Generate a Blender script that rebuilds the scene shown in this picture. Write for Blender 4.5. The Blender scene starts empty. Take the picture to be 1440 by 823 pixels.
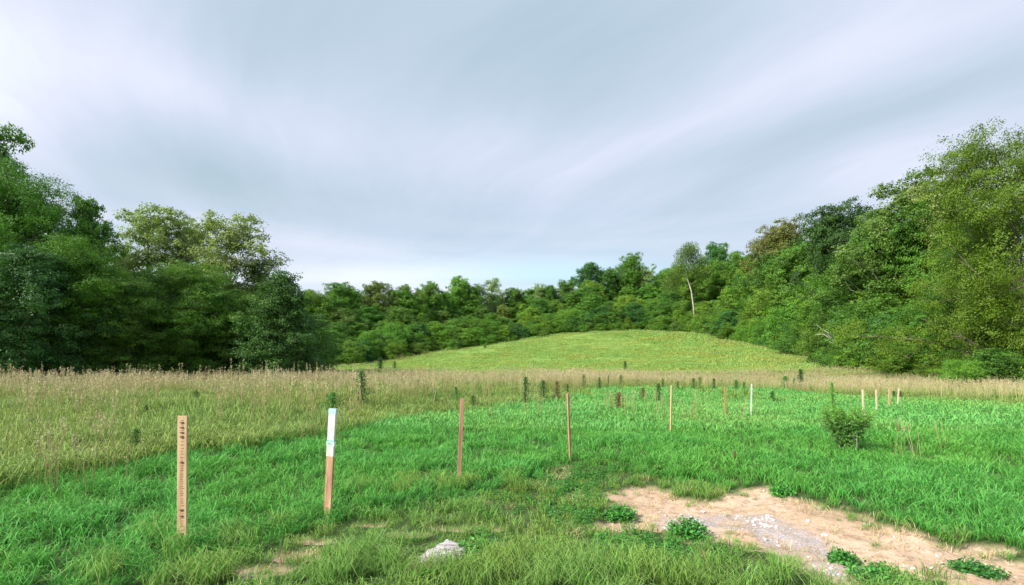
import bpy, math, random
import numpy as np
from mathutils import Vector, Euler

C = bpy.context.scene.collection
R = math.radians
F = 680.0      # focal length in photo pixels (1440 wide)
CAMH = 1.56
HOR = 515.0

# ------------------------------------------------------------------ camera
cam_d = bpy.data.cameras.new("camera"); cam = bpy.data.objects.new("camera", cam_d); C.objects.link(cam)
cam_d.sensor_width = 36.0; cam_d.lens = 36.0 * F / 1440.0
cam_d.shift_y = (HOR - 411.5) / 1440.0
cam_d.clip_start = 0.05; cam_d.clip_end = 3000
cam.location = (0, 0, CAMH); cam.rotation_euler = (R(90), 0, 0)
bpy.context.scene.camera = cam

# ------------------------------------------------------------------ light
SUN = Vector((-0.74, -0.48, 0.66)).normalized()
sun_el = math.asin(SUN.z); sun_rot = math.atan2(SUN.x, SUN.y)
sd = bpy.data.lights.new("sun", 'SUN'); so = bpy.data.objects.new("sun", sd); C.objects.link(so)
sd.energy = 4.4; sd.angle = R(8); sd.color = (1.0, 0.955, 0.87)
so.rotation_euler = SUN.to_track_quat('Z', 'Y').to_euler()

W = bpy.data.worlds.new("World"); bpy.context.scene.world = W; W.use_nodes = True
vs = bpy.context.scene.view_settings
vs.view_transform = 'Standard'; vs.look = 'None'; vs.gamma = 1.0; vs.use_curve_mapping = False
vs.exposure = 0.60
try:
    cy = bpy.context.scene.cycles
    cy.max_bounces = 6; cy.diffuse_bounces = 3; cy.transmission_bounces = 4; cy.glossy_bounces = 2; cy.transparent_max_bounces = 4
except Exception: pass

class NT:
    def __init__(s, tree): s.t = tree; s.n = tree.nodes; s.l = tree.links
    def node(s, typ, **kw):
        n = s.n.new(typ)
        for k, v in kw.items(): setattr(n, k, v)
        return n
    def set(s, sock, v):
        if v is None: return
        if hasattr(v, 'is_output') or isinstance(v, bpy.types.NodeSocket): s.l.new(v, sock)
        else: sock.default_value = v
    def math(s, op, a, b=None, c=None, clamp=False):
        n = s.node('ShaderNodeMath', operation=op, use_clamp=clamp)
        s.set(n.inputs[0], a); s.set(n.inputs[1], b)
        if c is not None: s.set(n.inputs[2], c)
        return n.outputs[0]
    def mix(s, f, a, b, mode='MIX'):
        n = s.node('ShaderNodeMix', data_type='RGBA', blend_type=mode)
        s.set(n.inputs[0], f); s.set(n.inputs[6], col(a)); s.set(n.inputs[7], col(b))
        return n.outputs[2]
    def noise(s, vec, scale, detail=3, rough=0.5, dist=0.0):
        n = s.node('ShaderNodeTexNoise'); s.set(n.inputs['Vector'], vec)
        n.inputs['Scale'].default_value = scale; n.inputs['Detail'].default_value = detail
        n.inputs['Roughness'].default_value = rough; n.inputs['Distortion'].default_value = dist
        return n.outputs[0]
    def ramp(s, f, stops, interp='LINEAR'):
        n = s.node('ShaderNodeValToRGB'); n.color_ramp.interpolation = interp
        e = n.color_ramp.elements
        while len(e) < len(stops): e.new(0.5)
        for el, (p, c) in zip(e, stops):
            el.position = p; el.color = c if len(c) == 4 else (*c, 1)
        s.set(n.inputs[0], f); return n.outputs[0]
    def smooth(s, v, a, b):
        n = s.node('ShaderNodeMapRange', interpolation_type='SMOOTHSTEP')
        s.set(n.inputs[0], v); n.inputs[1].default_value = a; n.inputs[2].default_value = b
        return n.outputs[0]
def col(c):
    if isinstance(c, (tuple, list)) and len(c) == 3: return (*c, 1.0)
    return c

# ---- sky: Nishita sky seen through high streaked cloud (laid out on a cloud plane by direction)
def build_world():
    W.node_tree.nodes.clear(); t = NT(W.node_tree)
    sky = t.node('ShaderNodeTexSky', sky_type='NISHITA', sun_disc=False)
    sky.sun_elevation = sun_el; sky.sun_rotation = sun_rot
    sky.air_density = 1.0; sky.dust_density = 1.5; sky.ozone_density = 1.2
    tc = t.node('ShaderNodeTexCoord'); sep = t.node('ShaderNodeSeparateXYZ'); t.l.new(tc.outputs['Generated'], sep.inputs[0])
    x, y, z = sep.outputs
    zz = t.math('ADD', t.math('MAXIMUM', z, 0.0), 0.10)
    u = t.math('DIVIDE', x, zz); v = t.math('DIVIDE', y, zz)
    def vec(a, b, c=0.0):
        n = t.node('ShaderNodeCombineXYZ'); t.set(n.inputs[0], a); t.set(n.inputs[1], b); t.set(n.inputs[2], c); return n.outputs[0]
    warp = t.noise(vec(u, v, 3.0), 0.7, 2, 0.5)
    wu = t.math('ADD', u, t.math('MULTIPLY', t.math('SUBTRACT', warp, 0.5), 0.9))
    # streak direction: bands run away from the viewer and slightly to the right
    a = R(32)
    p = t.math('SUBTRACT', t.math('MULTIPLY', wu, math.cos(a)), t.math('MULTIPLY', v, -math.sin(a)))
    q = t.math('ADD', t.math('MULTIPLY', wu, -math.sin(a)), t.math('MULTIPLY', v, math.cos(a)))
    big = t.noise(vec(t.math('MULTIPLY', p, 0.75), t.math('MULTIPLY', q, 0.16), 7.3), 1.0, 3, 0.5)
    fine = t.noise(vec(t.math('MULTIPLY', p, 2.6), t.math('MULTIPLY', q, 0.7), 1.7), 1.6, 6, 0.6)
    def lobe(u0, v0, ang, la, lb, amp):
        c, s_ = math.cos(R(ang)), math.sin(R(ang))
        du = t.math('SUBTRACT', wu, u0); dv = t.math('SUBTRACT', v, v0)
        A = t.math('DIVIDE', t.math('ADD', t.math('MULTIPLY', du, c), t.math('MULTIPLY', dv, s_)), la)
        B = t.math('DIVIDE', t.math('SUBTRACT', t.math('MULTIPLY', dv, c), t.math('MULTIPLY', du, s_)), lb)
        r2 = t.math('ADD', t.math('MULTIPLY', A, A), t.math('MULTIPLY', B, B))
        return t.math('MULTIPLY', t.math('EXPONENT', t.math('MULTIPLY', r2, -1.0)), amp)
    def uv(px, py):
        X = (px - 720) / F; Z = (HOR - py) / F; n = math.sqrt(X * X + 1 + Z * Z); X /= n; Y = 1 / n; Z = Z / n + 0.10
        return X / Z, Y / Z
    val = t.math('ADD', t.math('MULTIPLY', t.math('SUBTRACT', big, 0.5), 0.9), t.math('MULTIPLY', t.math('SUBTRACT', fine, 0.5), 0.50))
    val = t.math('ADD', val, 0.50)
    def seg(p0, p1, w, amp):
        (u0, v0), (u1, v1) = uv(*p0), uv(*p1)
        return lobe((u0 + u1) / 2, (v0 + v1) / 2, math.degrees(math.atan2(v1 - v0, u1 - u0)), math.hypot(u1 - u0, v1 - v0) / 2 * 1.15 + .1, w, amp)
    for s_ in (seg((860, 215), (1400, 10), .24, .30),      # light band to the upper right
               seg((960, 240), (1440, 70), .24, -.34),     # grey-blue band under it
               seg((640, 60), (980, 60), .45, -.40),       # grey mass overhead
               seg((500, 330), (720, 330), .55, -.28),
               seg((180, 230), (480, 290), .40, -.42),     # teal-grey on the left
               seg((100, 60), (420, 160), .25, .22),
               seg((1150, 270), (1440, 200), .4, .36),
               seg((0, 30), (0, 200), .28, .36), seg((420, 388), (700, 380), .9, .35), seg((560, 180), (820, 240), .30, .10), seg((300, 20), (560, 20), .3, -.16)):
        val = t.math('ADD', val, s_)
    cloud = t.ramp(val, [(0.0, (.340, .440, .520)), (0.28, (.405, .490, .590)), (0.52, (.485, .540, .660)), (0.75, (.585, .620, .745)), (1.0, (.72, .79, .84))])
    # blue patches in thin cloud
    thin = t.smooth(t.noise(vec(t.math('MULTIPLY', u, .22), t.math('MULTIPLY', v, .5), 11.0), 1.0, 4, .55), .56, .72)
    skyc = t.node('ShaderNodeMix', data_type='RGBA', blend_type='MULTIPLY'); skyc.inputs[0].default_value = 1
    t.l.new(sky.outputs[0], skyc.inputs[6]); skyc.inputs[7].default_value = (.095, .095, .095, 1)
    patch = lobe(*uv(765, 385), 0, 1.1, .8, .55)
    f = t.math('ADD', t.math('MULTIPLY', thin, .22), patch, clamp=True)
    body = t.mix(f, cloud, t.mix(.5, skyc.outputs[2], (.36, .60, .76)))
    # pale veil with flat streaks low over the horizon
    low = t.math('SUBTRACT', 1.0, t.smooth(z, 0.02, 0.36))
    st = t.noise(vec(t.math('MULTIPLY', x, 1.6), t.math('MULTIPLY', z, 16.0), t.math('MULTIPLY', y, 1.6)), 1.0, 4, .5)
    veil = t.ramp(st, [(.3, (.43, .54, .65)), (.46, (.53, .62, .71)), (.62, (.68, .72, .78))])
    body = t.mix(t.math('MULTIPLY', low, t.smooth(st, .15, .75)), body, veil)
    body = t.mix(t.math('MULTIPLY', lobe(*uv(790, 387), 0, 1.0, .32, .75), t.smooth(st, .35, .55)), body, (.42, .66, .80))
    body = t.mix(lobe(*uv(540, 388), 0, 1.0, .28, .45), body, (.76, .80, .84))
    # ground-bounce half below
    body = t.mix(t.smooth(z, -0.02, 0.0), (.12, .16, .10), body)
    # Nishita radiance is large, cloud colours are given as radiance; both leave at the same background strength
    m = t.node('ShaderNodeMix', data_type='RGBA', blend_type='MULTIPLY'); m.inputs[0].default_value = 1
    t.l.new(body, m.inputs[6]); m.inputs[7].default_value = (10, 10, 10, 1)
    bg = t.node('ShaderNodeBackground'); bg.inputs[1].default_value = 0.092
    t.l.new(m.outputs[2], bg.inputs[0]); out = t.node('ShaderNodeOutputWorld'); t.l.new(bg.outputs[0], out.inputs[0])
build_world()

# ------------------------------------------------------------------ helpers
rng = np.random.default_rng(11)
_lat = np.random.default_rng(5).random((256, 256))
def vnoise(x, y, s=1.0, off=0):
    x = np.asarray(x, float) / s + 37.1 + off * 13.7; y = np.asarray(y, float) / s + 91.3 + off * 7.9
    xi = np.floor(x).astype(int); yi = np.floor(y).astype(int); fx = x - xi; fy = y - yi
    fx = fx * fx * (3 - 2 * fx); fy = fy * fy * (3 - 2 * fy)
    g = lambda a, b: _lat[a % 256, b % 256]
    return (g(xi, yi) * (1 - fx) + g(xi + 1, yi) * fx) * (1 - fy) + (g(xi, yi + 1) * (1 - fx) + g(xi + 1, yi + 1) * fx) * fy
def fbm(x, y, s, off=0, o=4):
    r = 0; a = .5; k = 0
    for i in range(o): r = r + a * vnoise(x, y, s / 2 ** i, off + i * 3); k += a; a *= .5
    return r / k
def sstep(v, a, b):
    t = np.clip((v - a) / (b - a), 0, 1); return t * t * (3 - 2 * t)
def g2(px, py, z=0.0):          # photo pixel -> point on level ground
    d = F * (CAMH - z) / (py - HOR); return ((px - 720) / F * d, d)

def tag(o, label, cat=None, group=None, kind=None):
    if label: o['label'] = label
    if cat: o['category'] = cat
    if group: o['group'] = group
    if kind: o['kind'] = kind
    return o
def mesh_np(name, V, Q, mat=None, attrs=None, smooth=False):
    me = bpy.data.meshes.new(name); V = np.asarray(V, np.float32); Q = np.asarray(Q, np.int32)
    me.vertices.add(len(V)); me.vertices.foreach_set('co', V.ravel())
    k = Q.shape[1]
    me.loops.add(Q.size); me.loops.foreach_set('vertex_index', Q.ravel())
    me.polygons.add(len(Q)); me.polygons.foreach_set('loop_start', np.arange(0, Q.size, k, dtype=np.int32))
    me.polygons.foreach_set('loop_total', np.full(len(Q), k, np.int32))
    if smooth: me.polygons.foreach_set('use_smooth', np.ones(len(Q), bool))
    for n_, a in (attrs or {}).items():
        at = me.attributes.new(n_, 'FLOAT', 'POINT'); at.data.foreach_set('value', np.asarray(a, np.float32))
    me.update(calc_edges=True); me.validate()
    if mat: me.materials.append(mat)
    return me
def link(name, me, parent=None):
    o = bpy.data.objects.new(name, me); C.objects.link(o)
    if parent: o.parent = parent
    return o
def empty(name, loc=(0, 0, 0), rz=0):
    o = bpy.data.objects.new(name, None); C.objects.link(o); o.location = loc; o.rotation_euler = (0, 0, rz)
    o.empty_display_size = .2; return o
def tube(path, rad, n=8):
    """closed tapered tube along a list of points -> V, Q"""
    P = np.asarray(path, float); rad = np.asarray(rad, float); T = np.gradient(P, axis=0)
    T /= np.linalg.norm(T, axis=1)[:, None] + 1e-9
    ref = np.where(np.abs(T[:, 2:3]) > .9, np.array([[1., 0, 0]]), np.array([[0, 0, 1.]]))
    A = np.cross(T, ref); A /= np.linalg.norm(A, axis=1)[:, None]; B = np.cross(T, A)
    an = np.linspace(0, 2 * np.pi, n, endpoint=False)
    V = P[:, None] + rad[:, None, None] * (np.cos(an)[None, :, None] * A[:, None] + np.sin(an)[None, :, None] * B[:, None])
    i = np.arange(len(P) - 1)[:, None] * n; j = np.arange(n)[None]; j2 = (j + 1) % n
    Q = np.stack([i + j, i + j2, i + n + j2, i + n + j], -1).reshape(-1, 4)
    return V.reshape(-1, 3), Q
class Acc:
    def __init__(s): s.V = []; s.Q = []; s.n = 0; s.A = {}
    def add(s, V, Q, **at):
        s.V.append(V); s.Q.append(np.asarray(Q) + s.n); s.n += len(V)
        for k, a in at.items(): s.A.setdefault(k, []).append(np.broadcast_to(np.asarray(a, float), (len(V),)))
    def mesh(s, name, mat, smooth=False):
        return mesh_np(name, np.concatenate(s.V), np.concatenate(s.Q), mat, {k: np.concatenate(a) for k, a in s.A.items()}, smooth)
def unit(n, r=rng):
    v = r.normal(size=(n, 3)); return v / np.linalg.norm(v, axis=1)[:, None]
def leaf_quads(c, nrm, size, r=rng, aspect=.55):
    n = len(c); t = np.cross(nrm, unit(n, r)); t /= np.linalg.norm(t, axis=1)[:, None] + 1e-9
    b = np.cross(nrm, t); s = np.asarray(size)[:, None] if np.ndim(size) else size
    V = np.stack([c - t * s * .5, c + b * s * aspect * .5, c + t * s * .5, c - b * s * aspect * .5], 1).reshape(-1, 3)
    return V, np.arange(4 * n).reshape(-1, 4)

# ------------------------------------------------------------------ materials
def leaf_mat(name, base=None, hue=(1.14, 1.08, .8), trans=.35, rough=.55, var=.55, obj_color=False):
    m = bpy.data.materials.new(name); m.use_nodes = True; m.node_tree.nodes.clear(); t = NT(m.node_tree)
    at = t.node('ShaderNodeAttribute', attribute_name='tint').outputs['Fac']
    if obj_color: b = t.node('ShaderNodeObjectInfo').outputs['Color']
    else: b = (*base, 1)
    lo = t.mix(1, b, (1 - var * .75, 1 - var * .75, 1 - var * .55), 'MULTIPLY')
    hi = t.mix(1, b, tuple(h * (1 + var * .45) for h in hue), 'MULTIPLY')
    c = t.mix(at, lo, hi)
    d = t.node('ShaderNodeBsdfPrincipled'); t.l.new(c, d.inputs['Base Color']); d.inputs['Roughness'].default_value = rough
    d.inputs['Specular IOR Level'].default_value = .3
    tr = t.node('ShaderNodeBsdfTranslucent'); t.l.new(t.mix(1, c, (1.05, 1.2, .6), 'MULTIPLY'), tr.inputs[0])
    mx = t.node('ShaderNodeMixShader'); mx.inputs[0].default_value = trans
    t.l.new(d.outputs[0], mx.inputs[1]); t.l.new(tr.outputs[0], mx.inputs[2])
    o = t.node('ShaderNodeOutputMaterial'); t.l.new(mx.outputs[0], o.inputs[0]); return m
def plain(name, c0, c1, scale=8, rough=.8, bump=.3, stretch=(1, 1, 1), coord='Object'):
    m = bpy.data.materials.new(name); m.use_nodes = True; m.node_tree.nodes.clear(); t = NT(m.node_tree)
    tc = t.node('ShaderNodeTexCoord'); mp = t.node('ShaderNodeMapping'); mp.inputs['Scale'].default_value = stretch
    t.l.new(tc.outputs[coord], mp.inputs[0]); n = t.noise(mp.outputs[0], scale, 6, .6, .3)
    d = t.node('ShaderNodeBsdfPrincipled'); t.l.new(t.mix(t.smooth(n, .3, .7), c0, c1), d.inputs['Base Color']); d.inputs['Roughness'].default_value = rough
    if bump:
        bp = t.node('ShaderNodeBump'); bp.inputs['Strength'].default_value = bump; bp.inputs['Distance'].default_value = .02
        t.l.new(n, bp.inputs['Height']); t.l.new(bp.outputs[0], d.inputs['Normal'])
    o = t.node('ShaderNodeOutputMaterial'); t.l.new(d.outputs[0], o.inputs[0]); return m
def blade_mat(name, root, mid, tip, patch, trans=.3, world_scale=.35, seed=0.0, amount=.6):
    """grass: colour by height along the blade, by tuft, and by broad patches in the field"""
    m = bpy.data.materials.new(name); m.use_nodes = True; m.node_tree.nodes.clear(); t = NT(m.node_tree)
    h = t.node('ShaderNodeAttribute', attribute_name='h').outputs['Fac']
    ti = t.node('ShaderNodeAttribute', attribute_name='tint').outputs['Fac']
    g = t.node('ShaderNodeNewGeometry').outputs['Position']
    mp = t.node('ShaderNodeMapping'); mp.inputs['Location'].default_value = (seed, seed * 2.3, 0); mp.inputs['Scale'].default_value = (1, 1, .02); t.l.new(g, mp.inputs[0])
    n1 = t.noise(mp.outputs[0], world_scale, 5, .62)
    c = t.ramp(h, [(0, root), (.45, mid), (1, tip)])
    c = t.mix(t.math('MULTIPLY', t.smooth(n1, .38, .66), amount), c, t.mix(1, c, patch, 'MULTIPLY'))
    rnd = t.node('ShaderNodeObjectInfo').outputs['Random']
    br = t.math('ADD', .72, t.math('ADD', t.math('MULTIPLY', ti, .38), t.math('MULTIPLY', rnd, .22)))
    hs = t.node('ShaderNodeHueSaturation'); t.l.new(br, hs.inputs['Value']); t.l.new(c, hs.inputs['Color'])
    t.set(hs.inputs['Hue'], t.math('ADD', .488, t.math('MULTIPLY', ti, .024)))
    c = hs.outputs[0]
    d = t.node('ShaderNodeBsdfPrincipled'); t.l.new(c, d.inputs['Base Color']); d.inputs['Roughness'].default_value = .6
    d.inputs['Specular IOR Level'].default_value = .25
    tr = t.node('ShaderNodeBsdfTranslucent'); t.l.new(c, tr.inputs[0])
    mx = t.node('ShaderNodeMixShader'); mx.inputs[0].default_value = trans
    t.l.new(d.outputs[0], mx.inputs[1]); t.l.new(tr.outputs[0], mx.inputs[2])
    o = t.node('ShaderNodeOutputMaterial'); t.l.new(mx.outputs[0], o.inputs[0]); return m

M_leaf = leaf_mat('tree_leaves', obj_color=True, trans=.28)
M_bark = plain('bark', (.10, .08, .06), (.22, .19, .15), 3, .9, .6, (1, 1, .3))
M_bark_pale = plain('pale_bark', (.34, .32, .27), (.55, .52, .46), 4, .85, .4, (1, 1, .4))
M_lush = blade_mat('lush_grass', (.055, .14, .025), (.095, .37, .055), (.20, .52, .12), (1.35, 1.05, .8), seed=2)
M_lush2 = blade_mat('hazed_far_lush_grass', (.085, .21, .04), (.155, .46, .095), (.26, .58, .17), (1.45, 1.02, .95), seed=2, world_scale=.18)  # paler copy of the near lush grass: grazing light and haze put into its colour
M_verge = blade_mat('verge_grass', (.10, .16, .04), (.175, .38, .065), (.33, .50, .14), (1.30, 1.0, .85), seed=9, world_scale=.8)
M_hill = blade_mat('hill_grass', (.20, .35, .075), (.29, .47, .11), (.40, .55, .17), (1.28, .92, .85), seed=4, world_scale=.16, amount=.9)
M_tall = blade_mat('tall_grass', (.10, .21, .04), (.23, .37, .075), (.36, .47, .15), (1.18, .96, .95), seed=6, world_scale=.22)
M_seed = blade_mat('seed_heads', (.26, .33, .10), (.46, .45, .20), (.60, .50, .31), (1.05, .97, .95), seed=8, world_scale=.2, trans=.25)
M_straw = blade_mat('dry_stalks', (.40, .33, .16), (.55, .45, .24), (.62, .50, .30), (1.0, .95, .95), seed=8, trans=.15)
M_clover = leaf_mat('ground_leaves', (.075, .27, .045), trans=.25)
M_weed = leaf_mat('weed_leaves', obj_color=True, trans=.22)
M_needle = leaf_mat('needles', (.16, .40, .09), hue=(1.45, 1.2, .8), trans=.15)

# ------------------------------------------------------------------ terrain
cp = []
def CP(px, py, d): cp.append(((px - 720) / F * d, d, CAMH - (py - HOR) / F * d))
EDGE = [(400, 519, 78), (460, 517, 88), (600, 497, 103), (740, 478, 116), (800, 469, 122), (860, 465.5, 125), (960, 468.5, 118), (1060, 485, 95), (1130, 502, 75), (1170, 515, 60), (1210, 526, 48), (1330, 538, 40), (1440, 548, 33)]
for e in EDGE[1:-2]: CP(*e)
for e in [(860, 500, 85), (860, 490, 100), (860, 521, 58), (720, 519, 62), (600, 521, 58), (500, 524, 58), (1000, 519, 58), (1100, 521, 52), (1000, 500, 80), (640, 505, 90),
          (1300, 508, 62), (1300, 492, 90), (1440, 508, 55), (1440, 490, 80), (1130, 470, 130), (950, 467, 165), (800, 470, 170), (600, 496, 160), (400, 512, 150), (200, 512, 90), (0, 518, 60), (-200, 520, 60)]: CP(*e)
for yy in (-200, -60, -20, -5, 5, 12, 20, 28, 36):
    for xx in (-200, -60, -30, -12, 0, 12, 30, 60, 200): cp.append((xx, yy, 0.0))
cp += [(-300, 300, 8), (0, 320, 16), (300, 300, 34), (-300, 100, 4), (300, 100, 18), (0, 600, 10), (-600, 600, 5), (600, 600, 25), (600, 0, 5), (-600, 0, 0), (30, 44, .35), (0, 44, .15), (-30, 44, 0.1)]
cp = np.array(cp); _P = cp[:, :2] / 50
def _phi(r2): return .5 * r2 * np.log(r2 + 1e-9)
_D = ((_P[:, None] - _P[None]) ** 2).sum(-1); _n = len(_P)
_A = np.zeros((_n + 3, _n + 3)); _A[:_n, :_n] = _phi(_D) + np.eye(_n) * .002
_A[:_n, _n] = 1; _A[:_n, _n + 1:] = _P; _A[_n, :_n] = 1; _A[_n + 1:, :_n] = _P.T
_w = np.linalg.solve(_A, np.concatenate([cp[:, 2], np.zeros(3)]))
def terrain0(x, y):
    x = np.asarray(x, float).ravel(); y = np.asarray(y, float).ravel(); out = np.empty(len(x))
    for i in range(0, len(x), 50000):
        q = np.stack([x[i:i + 50000], y[i:i + 50000]], 1) / 50
        K = _phi(((q[:, None] - _P[None]) ** 2).sum(-1)); out[i:i + 50000] = K @ _w[:_n] + _w[_n] + q @ _w[_n + 1:]
    return out
# zones on the ground, given as real positions of what the photograph shows
def poly(pts): return np.array([g2(*p) for p in pts])
DIRT = poly([(832, 742), (846, 716), (854, 697), (885, 683), (925, 683), (955, 696), (1005, 699), (1040, 690), (1080, 687), (1108, 699), (1150, 710), (1200, 730), (1260, 746), (1330, 766), (1385, 771), (1440, 787), (1700, 850),
             (2100, 1000), (2000, 1300), (1400, 880), (1362, 835), (1345, 815), (1300, 806), (1255, 812), (1200, 818), (1165, 810), (1120, 794), (1085, 777), (1030, 763), (985, 765), (958, 757), (938, 744), (905, 738), (872, 746)])
SPOTS = [(g2(570, 756), .20, .07), (g2(656, 746), .26, .07), (g2(405, 784), .30, .10), (g2(330, 806), .34, .10), (g2(440, 765), .3, .07), (g2(520, 742), .22, .05), (g2(985, 777), .15, .05), (g2(775, 660), .30, .12), (g2(1010, 705), .1, .1), (g2(1085, 690), .25, .12), (g2(1390, 772), .35, .10), (g2(690, 780), .09, .09), (g2(596, 800), .10, .12)]
GRAV = poly([(925, 728), (960, 716), (1000, 716), (1050, 718), (1085, 724), (1120, 741), (1165, 758), (1200, 780), (1190, 800), (1150, 796), (1110, 772), (1060, 742), (1010, 732), (960, 742)])
def sdf(P, x, y):
    x = np.asarray(x, float); y = np.asarray(y, float); d = np.full(x.shape, 1e9); ins = np.zeros(x.shape, bool)
    for i in range(len(P)):
        a, b = P[i], P[(i + 1) % len(P)]; e = b - a
        t = np.clip(((x - a[0]) * e[0] + (y - a[1]) * e[1]) / (e @ e), 0, 1)
        d = np.minimum(d, np.hypot(x - a[0] - t * e[0], y - a[1] - t * e[1]))
        c = ((a[1] > y) != (b[1] > y)) & (x < (b[0] - a[0]) * (y - a[1]) / (b[1] - a[1] + 1e-12) + a[0]); ins ^= c
    return np.where(ins, -d, d)
def dirt_mask(x, y):
    n = (fbm(x, y, .5, 3) - .5) * .42 + (fbm(x, y, .10, 8) - .5) * .26
    v = sstep(-(sdf(DIRT, x, y) + n), -.05, .05)
    for (c, a, b) in SPOTS: v = np.maximum(v, sstep(1 - np.hypot((x - c[0]) / a, (y - c[1]) / b) + n * 3, -.2, .3) * .95)
    return v
def grav_mask(x, y):
    n = (fbm(x, y, .3, 5) - .5) * .35
    return sstep(-(sdf(GRAV, x, y) + n - .02), -.10, .10) * (.45 + .55 * sstep(fbm(x, y, .35, 6), .34, .52))
L1 = np.array([g2(*p) for p in [(-600, 815), (0, 700), (250, 652), (380, 634), (480, 614), (600, 592), (700, 582), (780, 570), (805, 562), (830, 549)]])
def front_edge(x):      # distance at which the tall band begins
    left = np.interp(x, L1[:, 0], L1[:, 1]); return left
def tall_mask(x, y):    # signed metres inside the tall grass band
    n = (fbm(x, y, 3.0, 21) - .5) * 2.0 * np.clip(y / 22, .2, 1)
    fe = np.interp(x, list(L1[:, 0]) + [8, 15, 24, 32], list(L1[:, 1]) + [33, 32.5, 31, 29])
    v = y - fe + n
    fe2 = np.interp(x, [14.5, 16, 20, 26], [60, 21, 16, 13.5])      # pale patch at the right hand edge
    v2 = np.where(x > 15, np.minimum(y - fe2, 31 - y), -5) + n
    return np.maximum(v, v2 * (x > 15) + -5 * (x <= 15))
L2 = np.array([g2(*p) for p in [(-400, 960), (150, 850), (300, 812), (420, 775), (500, 752), (600, 726), (700, 703), (770, 674), (850, 657), (900, 672), (1000, 690), (1150, 712), (1300, 762), (1440, 792), (1700, 850)]])
def lush_in(x, y): return y - np.interp(x, L2[:, 0], L2[:, 1]) + (fbm(x, y, .9, 31) - .5) * .9
def edge_d(x, y):       # beyond the edge of the woods? positive inside the woods
    ex = np.array([(e[0] - 720) / F * e[2] for e in EDGE]); ed = np.array([e[2] for e in EDGE])
    a = np.arctan2(x, y); ea = np.arctan2(ex, ed); r = np.hypot(x, y); er = np.hypot(ex, ed)
    o = np.argsort(ea); lo = np.interp(a, ea[o], er[o])
    lo = np.where(a < ea[o][0], np.interp(a, [-1.6, -.95, -.80, -.55, ea[o][0]], [30, 34, 42, 48, er[o][0]]), lo)
    return r - lo
def relief(x, y, fine=True):
    x = np.asarray(x, float); y = np.asarray(y, float)
    near = sstep(60 - np.hypot(x, y), 0, 30)
    z = (fbm(x, y, 7.0, 40, 3) - .5) * .25 * sstep(np.hypot(x, y), 4, 16)
    z = z + (fbm(x, y, 12.0, 44, 3) - .5) * .9 * sstep(y, 55, 80)
    if fine: z = z + near * ((fbm(x, y, 1.1, 50, 4) - .5) * .09)
    return z
def gz(x, y):
    x = np.atleast_1d(np.asarray(x, float)); y = np.atleast_1d(np.asarray(y, float))
    z = np.empty(x.shape); z = terrain0(x, y).reshape(x.shape)
    z = np.where(y < 36, z * sstep(y, 26, 36), z)
    dm = dirt_mask(x, y)
    z = z + relief(x, y) - .035 * dm + .03 * sstep(lush_in(x, y), -.1, .5) * sstep(14 - y, 0, 4)
    z = z + dm * ((fbm(x, y, .10, 60) - .5) * .035 + (fbm(x, y, .40, 61) - .5) * .09)
    return z
def gz1(x, y): return float(gz([x], [y])[0])

M_ground = bpy.data.materials.new('ground'); M_ground.use_nodes = True; M_ground.node_tree.nodes.clear()
def ground_mat(m):
    t = NT(m.node_tree); P = t.node('ShaderNodeNewGeometry').outputs['Position']
    A = lambda n: t.node('ShaderNodeAttribute', attribute_name=n).outputs['Fac']
    n0 = t.noise(P, 1.3, 6, .62); n1 = t.noise(P, 14, 6, .65); n2 = t.noise(P, 90, 4, .6); nb = t.noise(P, .16, 5, .6)
    turf = t.mix(t.smooth(n1, .3, .7), (.045, .055, .02), (.075, .14, .035))
    hill = t.mix(t.smooth(nb, .3, .7), (.22, .32, .07), (.28, .38, .09)); hill = t.mix(t.smooth(n0, .45, .7), hill, (.12, .22, .05))
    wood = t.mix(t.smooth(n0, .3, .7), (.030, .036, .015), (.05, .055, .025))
    sand = t.ramp(n0, [(.25, (.41, .27, .18)), (.5, (.585, .405, .275)), (.75, (.68, .51, .385))])
    sand = t.mix(t.smooth(n1, .46, .66), sand, (.36, .25, .155)); sand = t.mix(t.math('MULTIPLY', t.smooth(t.noise(P, 4.5, 5, .65), .52, .66), .6), sand, (.33, .26, .13)); sand = t.mix(t.math('MULTIPLY', t.smooth(n2, .5, .8), .5), sand, (.70, .58, .44))
    vor = t.node('ShaderNodeTexVoronoi'); t.l.new(P, vor.inputs['Vector']); vor.inputs['Scale'].default_value = 42
    gr = t.mix(vor.outputs['Distance'], (.54, .48, .46), (.30, .25, .235)); gr = t.mix(t.math('MULTIPLY', t.smooth(n1, .45, .65), .6), gr, sand)
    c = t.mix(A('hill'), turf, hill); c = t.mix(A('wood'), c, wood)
    dirt = t.mix(A('grav'), sand, gr); c = t.mix(A('dirt'), c, dirt)
    d = t.node('ShaderNodeBsdfPrincipled'); t.l.new(c, d.inputs['Base Color']); d.inputs['Roughness'].default_value = .95; d.inputs['Specular IOR Level'].default_value = .15
    hgt = t.math('ADD', t.math('MULTIPLY', n1, 1.0), t.math('ADD', t.math('MULTIPLY', n2, .35), t.math('MULTIPLY', vor.outputs['Distance'], -.4)))
    bp = t.node('ShaderNodeBump'); bp.inputs['Strength'].default_value = .8; bp.inputs['Distance'].default_value = .015
    t.l.new(hgt, bp.inputs['Height']); t.l.new(bp.outputs[0], d.inputs['Normal'])
    o = t.node('ShaderNodeOutputMaterial'); t.l.new(d.outputs[0], o.inputs[0])
ground_mat(M_ground)

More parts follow.
